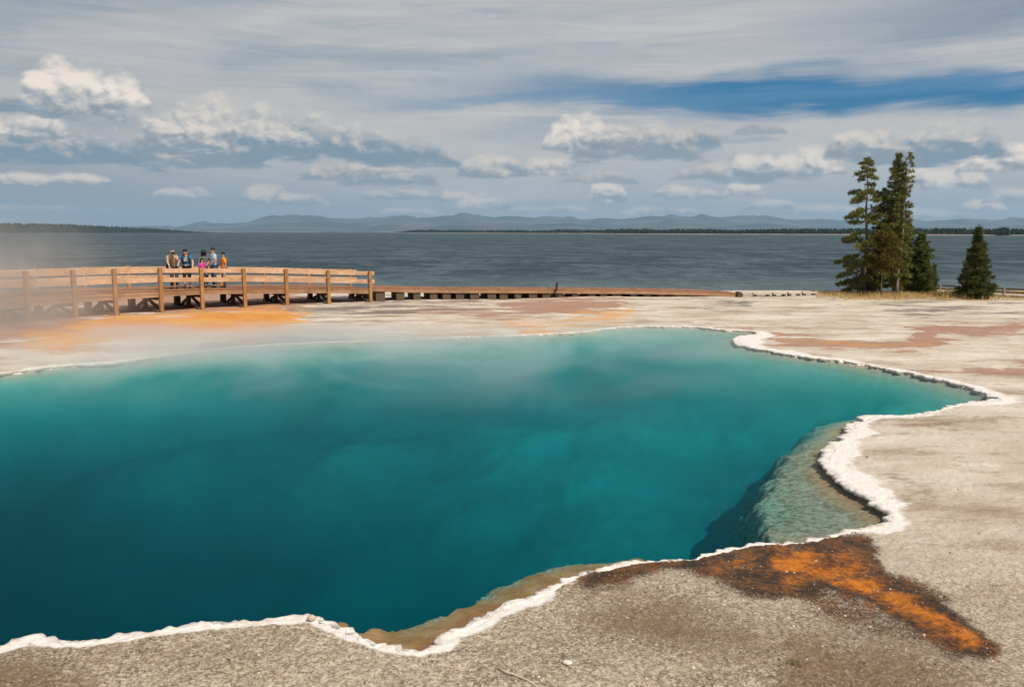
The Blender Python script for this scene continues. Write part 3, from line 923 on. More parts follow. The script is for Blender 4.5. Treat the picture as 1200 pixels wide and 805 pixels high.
mountain(RANGE, 15500, 'jagged blue mountain range beyond the lake', -1.2, 0, 3.6)
mountain([(p[0], min(271, p[1] + 7)) for p in RANGE], 11500, 'lower forested foothills in front of the blue mountain range', 0, 7, 2.6)

# ------------------------------------------------------------------ wood
def wood_mat(name, c1, c2, c3, grain=(1.5, 14, 14), rough=.75):
    m, N = new_mat(name)
    tc = N.n('ShaderNodeTexCoord').outputs['Object']
    info = N.n('ShaderNodeObjectInfo').outputs['Random']
    v_ = N.n('ShaderNodeVectorMath', operation='ADD'); N.put(v_.inputs[0], tc); N.put(v_.inputs[1], N.comb(N.mul(info, 40), N.mul(info, 17), 0))
    g = N.noise(N.map(v_.outputs[0], grain), 1.0, 5, .65, dist=.4)
    big = N.noise(v_.outputs[0], 1.1, 3, .6)
    kn = N.noise(v_.outputs[0], 6, 2, .5)
    c = N.mixc(N.ss(g, .35, .65), c1, c2)
    c = N.mixc(N.mul(N.ss(big, .42, .68), .7), c, c3)
    c = N.mixc(N.mul(N.ss(kn, .68, .76), .6), c, tuple(k * .45 for k in c1))
    c = N.mixc(N.mul(info, .35), c, c3)
    return finish(m, N, c, rough, N.bump(g, .5, .006), .25)


w_rail = wood_mat('pale_pine_rail', (.52, .325, .195), (.66, .45, .30), (.40, .23, .125), (1.2, 10, 10))
w_post = wood_mat('ochre_treated_post', (.33, .17, .062), (.44, .235, .09), (.24, .115, .046), (12, 12, 1.5))
w_deck = wood_mat('brown_deck_boards', (.27, .125, .06), (.38, .19, .10), (.19, .09, .048), (6, 6, 6))
w_fasc = wood_mat('brown_fascia', (.33, .19, .10), (.44, .27, .155), (.24, .125, .07), (1.2, 1.2, 16))
w_dark = wood_mat('dark_tarred_support', (.075, .05, .034), (.14, .095, .06), (.10, .07, .046), (6, 6, 6))
w_grey = wood_mat('weathered_grey_timber', (.22, .185, .15), (.33, .28, .235), (.17, .14, .11), (2, 8, 8))
w_pale = wood_mat('bleached_timber', (.52, .45, .36), (.62, .55, .46), (.42, .34, .26), (2, 8, 8))

# ------------------------------------------------------------------ railed boardwalk
FR = [(-150, 398, 1.20, .50, 1.98), (-85, 391, 1.15, .53, 1.95), (-25, 384, 1.10, .55, 1.92), (33, 378, 1.05, .56, 1.88), (88, 373, 1.0, .60, 1.84), (136, 369.5, .965, .62, 1.84), (189, 366, .93, .64, 1.83), (237, 362.5, .90, .65, 1.765), (287, 360, .85, .60, 1.71),
      (336, 357.2, .79, .52, 1.62), (385, 355.2, .71, .47, 1.52), (434, 353, .61, .36, 1.43)]
F = [Vector((*G(p[0], p[1]), 0)) for p in FR]
ZD = [p[2] for p in FR]; ZB = [p[3] for p in FR]; ZR = [p[4] for p in FR]
n_ = len(F)
PERP = []
for i in range(n_):
    d = (F[min(i + 1, n_ - 1)] - F[max(i - 1, 0)]).normalized()
    PERP.append(Vector((-d.y, d.x, 0)))
WID = 3.0
Bk = [F[i] + PERP[i] * (WID if i < n_ - 1 else 2.6) for i in range(n_)]
bw = empty('boardwalk', F[6])
tag(bw, 'raised wooden boardwalk with double plank railings and cross braced legs', 'boardwalk')
O = F[6]


def rel(p): return Vector(p) - O


def up(p, zz): return Vector((p.x, p.y, zz))


mb = MB()
for i in range(n_ - 1):                       # deck boards, laid across
    L = (F[i + 1] - F[i]).length
    nb_ = max(4, round(L / .15))
    for k in range(nb_):
        t0, t1 = k / nb_, (k + .95) / nb_
        a = F[i].lerp(F[i + 1], t0); b = F[i].lerp(F[i + 1], t1); c_ = Bk[i].lerp(Bk[i + 1], t1); d_ = Bk[i].lerp(Bk[i + 1], t0)
        z0 = ZD[i] + (ZD[i + 1] - ZD[i]) * t0 + random.uniform(-.003, .003); z1 = ZD[i] + (ZD[i + 1] - ZD[i]) * t1
        ov = PERP[i] * -.04
        mb.box8([rel(up(a + ov, z0 - .05)), rel(up(b + ov, z1 - .05)), rel(up(c_ - ov, z1 - .05)), rel(up(d_ - ov, z0 - .05))],
                [rel(up(a + ov, z0)), rel(up(b + ov, z1)), rel(up(c_ - ov, z1)), rel(up(d_ - ov, z0))])
mb.build('deck', w_deck, bw)
for i in range(n_ - 1):
    for side, A in ((0, F), (1, Bk)):
        inw = 1 if side == 0 else -1
        mb = MB()                             # fascia beam: two boards, the lower set back
        e0, e1 = .010, -.010
        d = (A[i + 1] - A[i]).normalized()
        p0, p1 = A[i] + d * .005 + PERP[i] * .02 * inw, A[i + 1] - d * .005 + PERP[i + 1] * .02 * inw
        h0, h1 = ZD[i] - .055 - ZB[i], ZD[i + 1] - .055 - ZB[i + 1]
        s2 = PERP[i] * .03
        for (za0, zb0, za1, zb1, off) in ((ZB[i] + h0 * .48, ZD[i] - .055, ZB[i + 1] + h1 * .48, ZD[i + 1] - .055, 0), (ZB[i], ZB[i] + h0 * .46, ZB[i + 1], ZB[i + 1] + h1 * .46, .018)):
            q0, q1 = p0 + PERP[i] * off * inw, p1 + PERP[i] * off * inw
            mb.box8([rel(up(q0 - s2, za0)), rel(up(q1 - s2, za1)), rel(up(q1 + s2, za1)), rel(up(q0 + s2, za0))],
                    [rel(up(q0 - s2, zb0)), rel(up(q1 - s2, zb1)), rel(up(q1 + s2, zb1)), rel(up(q0 + s2, zb0))])
        mb.build('beam', w_fasc, bw)
        for top, hh_ in ((.0, .185), (.385, .195)):
            if side == 1 and i == n_ - 2 and False: continue
            mb = MB()
            q0 = A[i] + PERP[i] * (.10 * inw) + d * .006; q1 = A[i + 1] + PERP[i + 1] * (.10 * inw) - d * .006
            if i == n_ - 2: q1 = q1 + d * .28
            za, zb = ZR[i] - top - hh_ / 2 + random.uniform(-.006, .006), ZR[i + 1] - top - hh_ / 2
            mb.bar(rel(up(q0, za)), rel(up(q1, zb)), .042, hh_)
            mb.build('rail', w_rail, bw, bevel=.004)
for i in range(n_):
    for A, sgn in ((F, 1), (Bk, -1)):
        mb = MB()
        p = A[i] - PERP[i] * .055 * sgn
        d = (F[min(i + 1, n_ - 1)] - F[max(i - 1, 0)]).normalized()
        h = .075
        c_ = [-d * h - PERP[i] * h * .9, d * h - PERP[i] * h * .9, d * h + PERP[i] * h * .9, -d * h + PERP[i] * h * .9]
        tilt = Vector((random.uniform(-.012, .012), random.uniform(-.01, .01), 0))
        mb.box8([rel(up(p + k_, -.12)) for k_ in c_], [rel(up(p + k_ + tilt, ZR[i] + .035)) for k_ in c_])
        mb.build('post', w_post, bw, bevel=.008)
    # cross-braced frame under the deck
    A_, B_ = F[i] + PERP[i] * .16, Bk[i] - PERP[i] * .16
    M_ = (A_ + B_) / 2
    zt = ZB[i] - .004
    d = (F[min(i + 1, n_ - 1)] - F[max(i - 1, 0)]).normalized()
    mb = MB()
    mb.bar(rel(up(A_, zt - .07)), rel(up(B_, zt - .07)), .10, .14)                 # cap beam
    mb.bar(rel(up(M_, -.1)), rel(up(M_, zt - .141)), .16, .16, (0, 1, 0))
    mb.bar(rel(up(B_ - PERP[i] * .12, -.1)), rel(up(B_ - PERP[i] * .12, zt - .141)), .15, .15, (0, 1, 0))
    fr_o = mb.build('support_frame', w_dark, bw)
    for end in (A_ + PERP[i] * .16, B_ - PERP[i] * .32):
        mb = MB()
        mb.bar(rel(up(M_ + (end - M_) * .10, zt - .17) + d * .10), rel(up(end, .10) + d * .10), .06, .13)
        mb.build('brace', w_dark, fr_o)
    for q in (M_, B_ - PERP[i] * .12, A_ + PERP[i] * .12):
        mb = MB()
        mb.bar(rel(up(q - PERP[i] * .24, .03)), rel(up(q + PERP[i] * .24, .03)), .34, .13)
        mb.build('sill_block', w_dark, fr_o)

# ------------------------------------------------------------------ low boardwalk
LW = [(437, 353, .60), (482, 352, .50), (550, 350.5, .42), (650, 348.8, .34), (750, 348, .27), (820, 347.6, .18), (866, 347.2, .06)]
Lf = [Vector((*G(p[0], p[1]), 0)) for p in LW]
LZ = [p[2] + .08 for p in LW]
lw = empty('boardwalk', Lf[3])
tag(lw, 'low boardwalk without railings along the lake bank on short dark sleepers', 'boardwalk')
O2 = Lf[3]
m_ = len(Lf)
LP = []
for i in range(m_):
    d = (Lf[min(i + 1, m_ - 1)] - Lf[max(i - 1, 0)]).normalized(); LP.append(Vector((-d.y, d.x, 0)))
mb, fb = MB(), MB()
for i in range(m_ - 1):
    L = (Lf[i + 1] - Lf[i]).length
    k_n = max(4, round(L / .16))
    for k in range(k_n):
        t0, t1 = k / k_n, (k + .95) / k_n
        a = Lf[i].lerp(Lf[i + 1], t0); b = Lf[i].lerp(Lf[i + 1], t1)
        z0 = LZ[i] + (LZ[i + 1] - LZ[i]) * t0 + random.uniform(-.004, .004); z1 = LZ[i] + (LZ[i + 1] - LZ[i]) * t1
        q = LP[i] * 2.0
        mb.box8([up(a, z0 - .045) - O2, up(b, z1 - .045) - O2, up(b + q, z1 - .045) - O2, up(a + q, z0 - .045) - O2], [up(a, z0) - O2, up(b, z1) - O2, up(b + q, z1) - O2, up(a + q, z0) - O2])
    for s0 in (.02, 1.96):
        fb.bar(up(Lf[i] + LP[i] * s0, LZ[i] - .125) - O2, up(Lf[i + 1] + LP[i + 1] * s0, LZ[i + 1] - .125) - O2, .06, .155)
mb.build('deck', w_deck, lw)
fb.build('beam', w_fasc, lw)
tot = 0
for i in range(m_ - 2):
    L = (Lf[i + 1] - Lf[i]).length
    k_n = max(2, round(L / .80))
    for k in range(k_n):
        t = (k + .5 + random.uniform(-.15, .15)) / k_n
        p = Lf[i].lerp(Lf[i + 1], t); zt = LZ[i] + (LZ[i + 1] - LZ[i]) * t - .205
        if zt < .03: continue
        d = (Lf[i + 1] - Lf[i]).normalized()
        mb = MB()
        mb.bar(up(p + LP[i] * .06, (zt - .06) / 2) - O2, up(p + LP[i] * 1.9, (zt - .06) / 2) - O2, random.uniform(.3, .44), zt + .06)
        mb.build('sleeper', w_dark, lw); tot += 1

# bleached timbers lying in line past its end
tz = []
for i, (x0, x1) in enumerate([(882, 903), (905, 921), (923, 938), (940, 956)]):
    a = Vector((*G(x0, 347.6 - i * .35), 0)); b = Vector((*G(x1, 347.4 - i * .35), 0))
    c_ = (a + b) / 2
    t = empty('timber', c_)
    tag(t, 'bleached square timber lying in line on the bank past the end of the low boardwalk', 'timber', 'bleached timbers lying in line past the boardwalk')
    mb = MB(); mb.bar(a - c_ + Vector((0, 0, .16)), b - c_ + Vector((0, 0, .16)), .22, .10); mb.build('plank', w_pale, t, bevel=.01)
    for q in (.15, .85):
        mb = MB(); p = a.lerp(b, q) - c_
        mb.bar(p + Vector((0, -.1, .045)), p + Vector((0, .2, .045)), .12, .128); mb.build('bearer', w_dark, t)
mb = MB()
a = Vector((*G(869, 347.8), 0))
mb.tube([a + Vector((-.1, -.18, .10)), a + Vector((-.05, .2, .11)), a + Vector((0, .9, .10))], [.135, .14, .12], 12)
lg = mb.build('log', w_dark)
tag(lg, 'short dark log end at the lake end of the low boardwalk', 'log')

# small sign in front of the low boardwalk
sp = Vector((*G(651.5, 349.0), 0))
sg = empty('warning_sign', sp)
tag(sg, 'small dark leaning sign on a thin stake before the low boardwalk', 'sign')
dkm = mottled('dark_purple_brown_paint', (.035, .018, .028), (.06, .032, .045), 9, .6, .1)
mb = MB(); mb.tube([(0, 0, -.1), (.01, 0, .3), (.03, 0, .62)], [.022, .02, .018], 8); mb.build('stake', w_dark, sg)
mb = MB(); mb.add([(-.055, -.03, .36), (.075, -.03, .37), (.105, -.03, .78), (-.02, -.03, .75), (-.055, -.005, .36), (.075, -.005, .37), (.105, -.005, .78), (-.02, -.005, .75)],
                  [(0, 1, 2, 3), (7, 6, 5, 4), (0, 4, 5, 1), (1, 5, 6, 2), (2, 6, 7, 3), (3, 7, 4, 0)])
mb.build('plate', dkm, sg, bevel=.004)

# weathered railing by the trees
ra, rb = at(1078, 344, 48.0), at(1290, 356, 41.0)
ra.z = rb.z = 0
fn = empty('rail_fence', ra)
tag(fn, 'weathered grey two rail boardwalk railing passing behind the lone spruce', 'railing')
nP = 9
fz = lambda t: .02
for k in range(nP):
    p = ra.lerp(rb, k / (nP - 1)) - ra
    mb = MB(); mb.bar(p + Vector((0, 0, -.3)), p + Vector((0, 0, .47)), .09, .09, (0, 1, 0)); mb.build('post', w_grey, fn, bevel=.006)
for zz in (.40, .22):
    for k in range(nP - 1):
        p, q = ra.lerp(rb, k / (nP - 1)) - ra, ra.lerp(rb, (k + 1) / (nP - 1)) - ra
        mb = MB(); mb.bar(p + Vector((0, .065, zz)), q + Vector((0, .065, zz)), .035, .085); mb.build('rail', w_grey, fn)
mb = MB()
dd = (rb - ra).normalized(); pp = Vector((-dd.y, dd.x, 0))
mb.box8([Vector((0, 0, .02)) - pp * .1, (rb - ra) + Vector((0, 0, .02)) - pp * .1, (rb - ra) + pp * 1.4 + Vector((0, 0, .02)), pp * 1.4 + Vector((0, 0, .02))],
        [Vector((0, 0, .075)) - pp * .1, (rb - ra) + Vector((0, 0, .075)) - pp * .1, (rb - ra) + pp * 1.4 + Vector((0, 0, .075)), pp * 1.4 + Vector((0, 0, .075))])
mb.build('deck', w_pale, fn)

# ------------------------------------------------------------------ trees
def needle_mat(name, c1, c2, c3):
    m, N = new_mat(name)
    tc = N.n('ShaderNodeTexCoord').outputs['Object']
    rn = N.n('ShaderNodeNewGeometry').outputs['Random Per Island']
    big = N.noise(tc, 1.4, 3, .6)
    c = N.mixc(N.ss(big, .35, .65), c1, c2)
    c = N.mixc(N.mul(rn, .55), c, c3)
    p = N.n('ShaderNodeBsdfPrincipled', {'Base Color': c, 'Roughness': .6, 'Specular IOR Level': .2})
    t = N.n('ShaderNodeBsdfTranslucent', {'Color': c})
    mx = N.n('ShaderNodeMixShader', {0: .32}); N.put(mx.inputs[1], p.outputs[0]); N.put(mx.inputs[2], t.outputs[0])
    out = N.n('ShaderNodeOutputMaterial'); N.put(out.inputs['Surface'], mx.outputs[0])
    return m


nm_dark = needle_mat('pine_needles', (.115, .138, .036), (.19, .195, .05), (.26, .235, .065))
nm_gold = needle_mat('yellowish_pine_needles', (.12, .11, .022), (.17, .135, .028), (.10, .095, .02))
nm_blue = needle_mat('spruce_needles', (.060, .080, .026), (.10, .115, .034), (.15, .145, .042))
nm_fresh = needle_mat('fresh_green_needles', (.075, .105, .024), (.12, .15, .034), (.16, .17, .04))
bark = mottled('pine_bark', (.085, .062, .045), (.17, .13, .10), 7, .9, .5, .02, stretch=(2, 2, .5))
bark_grey = mottled('grey_dead_bark', (.20, .17, .145), (.32, .285, .25), 7, .9, .5, .02, stretch=(2, 2, .5))


def tuft(mb, p, d, L, n, w, rg, spread=.9):
    for _ in range(n):
        q = Vector((rg.gauss(0, 1), rg.gauss(0, 1), rg.gauss(0, 1) + .25)).normalized()
        e = (d * (1 - spread * .5) + q * spread).normalized() * L * rg.uniform(.6, 1.25)
        s = e.cross(Vector((rg.gauss(0, 1), rg.gauss(0, 1), rg.gauss(0, 1))))
        if s.length < 1e-5: continue
        s = s.normalized() * w * rg.uniform(.7, 1.3)
        b = p + q * L * .15
        mb.add([b - s * .5, b + s * .5, b + e * .6 + s * .42, b + e, b + e * .6 - s * .42], [(0, 1, 2, 3, 4)])


def pine(name, base, h, label, mat, radius, z_lo=.1, n_br=60, seed=1, droop=.15, barkm=None, lean=0.0, dens=1.0, side=None, tl=.15, trunk_r=None, rise=.2, group=None, tip=.15, cat='tree', gaps=0.0):
    """radius: list of (height share, crown half width in metres); side(az, zshare) scales a branch"""
    rg = random.Random(seed)
    t = empty(name, base)
    tag(t, label, cat, group)
    tr_ = trunk_r or h * .018
    tp = [Vector((lean * (k / 10) ** 1.4 + .03 * math.sin(k * 1.3 + seed), .02 * math.sin(k * 1.7 + seed), -.1 + (h + .1) * k / 10)) for k in range(11)]
    rads = [max(tr_ * (1 - .92 * k / 10), .008) for k in range(11)]
    tm, lm_ = MB(), MB()
    tm.tube(tp, rads, 8)

    def trunk(zs):
        f = zs * 10; k = min(int(f), 9); return tp[k].lerp(tp[k + 1], f - k)
    hs, rs = [a_ for a_, _ in radius], [b_ for _, b_ in radius]
    az = rg.uniform(0, 6)
    for i in range(n_br):
        zs = z_lo + (1 - z_lo) * ((i + rg.random()) / n_br) ** .92
        if gaps and math.sin(zs * 41 + seed) < -1 + gaps * 2 and rg.random() < .75 and zs < .95: continue
        az += 2.4 + rg.uniform(-.5, .5)
        L = float(np.interp(zs, hs, rs)) * rg.uniform(.62, 1.12)
        if side: L *= side(az, zs)
        if L < .05: continue
        p0 = trunk(min(zs, .995))
        d = Vector((math.cos(az), math.sin(az), rise * (zs * 1.6 - .3) + rg.uniform(-.1, .1)))
        pts = [p0]
        nseg = 4
        for k in range(1, nseg + 1):
            f = k / nseg
            pts.append(p0 + d * L * f + Vector((0, 0, -droop * L * f * f + .10 * L * f ** 3)) + Vector((rg.uniform(-.03, .03), rg.uniform(-.03, .03), rg.uniform(-.02, .02))) * L)
        tm.tube(pts, [max(.004 + L * .012 * (1 - k / nseg), .004) for k in range(nseg + 1)], 4, False)
        nt = max(4, int(L * 26 * dens))
        for k in range(nt):
            f = tip + (1 - tip) * (k + rg.random()) / nt
            q = f * nseg; kk = min(int(q), nseg - 1)
            p = pts[kk].lerp(pts[kk + 1], q - kk)
            sp_ = (1.05 - f) * .42 * L + .05
            sdv = Vector((-d.y, d.x, 0)).normalized() * rg.uniform(-1, 1) * sp_ + Vector((0, 0, rg.uniform(-.35, .35) * sp_ * .6))
            dv = (d.normalized() + sdv.normalized() * .6).normalized()
            tuft(lm_, p + sdv, dv, tl * rg.uniform(.75, 1.25), 10, .034, rg)
    # leader
    for k in range(8):
        tuft(lm_, trunk(.985) + Vector((0, 0, (k - 5) * .05)), Vector((0, 0, 1)), tl, 7, .026, rg)
    tm.build('trunk', barkm or bark, t, smooth=True)
    lm_.build('crown', mat, t)
    return t


def tbase(px, py):
    x, y = G(px, py); return Vector((x, y, 0))


def th(px, top, base):                          # height of a tree from its top row
    return at(px, top, base.y).z


b = tbase(1013, 344.5)
pine('pine_tree', b, th(1008, 186, b), 'tallest left pine of the lakeside group, open layered branches and drooping lower left limb', nm_dark, [(0, .1), (.08, 1.6), (.2, 1.75), (.35, 1.45), (.5, 1.3), (.62, 1.15), (.75, 1.0), (.85, .78), (.95, .5), (1, .12)],
       .08, 92, 3, .30, lean=-.22, dens=1.15, side=lambda a, s: (1.0 if math.cos(a) < .1 else (.78 if s > .45 else .6)), gaps=.32, tl=.16, trunk_r=.12, tip=.3)
b = tbase(1047, 345.5)
pine('pine_tree', b, th(1044, 181, b), 'tall narrow dark pine in the middle of the lakeside group', nm_dark, [(0, .2), (.15, .9), (.3, .85), (.5, .78), (.65, .66), (.8, .55), (.92, .34), (1, .08)], .06, 120, 5, .2, lean=-.1, dens=1.2, tl=.15, trunk_r=.10, tip=.1)
b = tbase(1051, 346.4)
pine('pine_tree', b, th(1058, 180, b), 'slender sparse pine with bare grey trunk beside the tall dark pine', nm_dark, [(0, .0), (.28, .1), (.32, .55), (.5, .55), (.7, .42), (.85, .30), (1, .1)], .24, 54, 9, .05, bark_grey, lean=.30, dens=.62, tl=.12, trunk_r=.075, tip=.45)
b = tbase(1031, 344.0)
pine('pine_tree', b, th(1030, 222, b), 'mid height pine filling the gap between the two tallest pines', nm_dark, [(0, .3), (.2, .9), (.5, .75), (.8, .5), (1, .1)], .1, 66, 12, .2, dens=1.0, tl=.15, tip=.15)
b = tbase(1032.5, 347.8)
pine('pine_tree', b, th(1033, 266, b), 'small yellowish green pine on a thin bare trunk before the tall pines', nm_gold, [(.0, .1), (.30, .75), (.45, 1.05), (.6, .95), (.75, .72), (.9, .38), (1, .06)], .33, 50, 15, .0, dens=1.2, tl=.17, trunk_r=.05, rise=.5, tip=.2)
b = tbase(1077, 344.6)
pine('pine_tree', b, th(1078, 274, b), 'bushy green young pine at the right edge of the tree group', nm_fresh, [(0, .7), (.15, .95), (.4, .84), (.65, .58), (.85, .32), (1, .05)], .03, 84, 18, .12, dens=1.2, tl=.15, tip=.1)
b = tbase(1092, 343.6)
pine('pine_tree', b, th(1093, 309, b), 'smallest sapling pine at the right end of the tree group', nm_blue, [(0, .3), (.3, .34), (.7, .2), (1, .04)], .05, 40, 21, .1, dens=1.3, tl=.11, tip=.05)
b = tbase(1015, 343.6)
pine('pine_tree', b, th(1015, 312, b), 'low grey green scrubby pine under the left side of the tree group', nm_dark, [(0, .7), (.4, .75), (.8, .4), (1, .1)], .02, 60, 24, .1, bark_grey, dens=.8, tl=.14, tip=.2)
b = tbase(1060, 343.8)
pine('pine_tree', b, th(1061, 262, b), 'leafy mid height pine behind the bare grey trunk', nm_fresh, [(0, .6), (.3, .78), (.6, .6), (.85, .3), (1, .05)], .05, 72, 27, .12, dens=1.0, tl=.15, tip=.1)
b = tbase(1142, 349.6)
pine('spruce_tree', b, th(1141, 266, b), 'lone dense dark cone shaped spruce right of the tree group', nm_blue, [(0, .95), (.08, 1.0), (.25, .88), (.5, .60), (.75, .31), (.9, .13), (1, .03)], .02, 190, 30, .22, dens=1.35, tl=.14, trunk_r=.07, rise=.25, tip=.1)
b = tbase(990, 344.4)
mb = MB(); rg = random.Random(5)
for k in range(60): tuft(mb, Vector((rg.gauss(0, .12), rg.gauss(0, .12), rg.uniform(.02, .2))), Vector((0, 0, 1)), .13, 7, .03, rg)
sh = mb.build('shrub', nm_blue); sh.location = b
tag(sh, 'tiny dark shrub on the bank left of the pine group', 'shrub')

# dry grass under the trees
gm2 = mottled('dry_grass', (.38, .26, .10), (.52, .38, .17), 2.0, .9, 0)
mb = MB(); rg = random.Random(8)
for k in range(9000):
    px, py = rg.uniform(955, 1200), 346 + rg.gauss(0, 2.2) + (rg.uniform(0, 2.5) if rg.random() < .3 else 0)
    if rg.random() > .25 + .75 * min(1, (px - 955) / 40): continue
    if px > 1165 and rg.random() < .7: continue
    if py < 342.4 or py > 353: continue
    x, y = G(px, py); hgt_ = rg.uniform(.10, .30)
    if 1105 < px < 1150 and rg.random() < .5: hgt_ *= 1.4
    lx, ly = rg.gauss(0, .09), rg.gauss(0, .09); a = rg.uniform(0, 3.14); w = .014
    mb.add([(x - w * math.cos(a), y - w * math.sin(a), -.03), (x + w * math.cos(a), y + w * math.sin(a), -.03), (x + lx, y + ly, hgt_)], [(0, 1, 2)])
gr = mb.build('grass', gm2)
tag(gr, 'dry yellow grass along the bank under the trees', 'grass', kind='stuff')

# ------------------------------------------------------------------ people
def plain(name, c, rough=.75, var=.25, scale=14):
    return mottled(name, tuple(k * (1 - var) for k in c), c, scale, rough, .15, .004)


skin_l = plain('fair_skin', (.60, .36, .26), .5, .12)
skin_m = plain('tan_skin', (.44, .255, .165), .5, .12)
hair_b = plain('black_hair', (.014, .012, .011), .5)
hair_br = plain('dark_brown_hair', (.035, .022, .016), .5)
shoe_m = plain('dark_shoes', (.025, .024, .026), .6)
eye_m = plain('dark_eyes', (.02, .015, .012), .3)


def skin_mesh(name, chains, mat, parent, sub=2, extra=None):
    """chains: list of [(point, radius or (rx, ry)), ...]; points given twice are one joint"""
    verts, rad_, edges, idx = [], [], [], {}
    for ch in chains:
        prev = None
        for p, r_ in ch:
            key = tuple(round(c_, 4) for c_ in p)
            if key not in idx:
                idx[key] = len(verts); verts.append(key); rad_.append(r_ if isinstance(r_, tuple) else (r_, r_))
            i = idx[key]
            if prev is not None and prev != i: edges.append((prev, i))
            prev = i
    me = bpy.data.meshes.new(name)
    me.from_pydata(verts, edges, [])
    o = bpy.data.objects.new(name, me); COL.objects.link(o)
    m = o.modifiers.new('skin', 'SKIN'); m.use_smooth_shade = True
    for i, r_ in enumerate(rad_):
        me.skin_vertices[0].data[i].radius = r_
        me.skin_vertices[0].data[i].use_root = (i == 0)
    s = o.modifiers.new('sub', 'SUBSURF'); s.levels = sub; s.render_levels = sub
    dg = bpy.context.evaluated_depsgraph_get()
    new = bpy.data.meshes.new_from_object(o.evaluated_get(dg))
    bpy.data.objects.remove(o); bpy.data.meshes.remove(me)
    new.name = name
    if extra:
        bm = bmesh.new(); bm.from_mesh(new)
        for part in extra: bm.from_mesh(part)
        bm.to_mesh(new); bm.free()
    new.polygons.foreach_set('use_smooth', [True] * len(new.polygons))
    new.materials.clear(); new.materials.append(mat)
    o = bpy.data.objects.new(name, new)
    return link(o, parent)


def tmp_skin(chains, sub=1):
    o = skin_mesh('finger', chains, skin_l, None, sub)
    me = o.data; bpy.data.objects.remove(o)
    return me


def V(*a): return Vector(a)


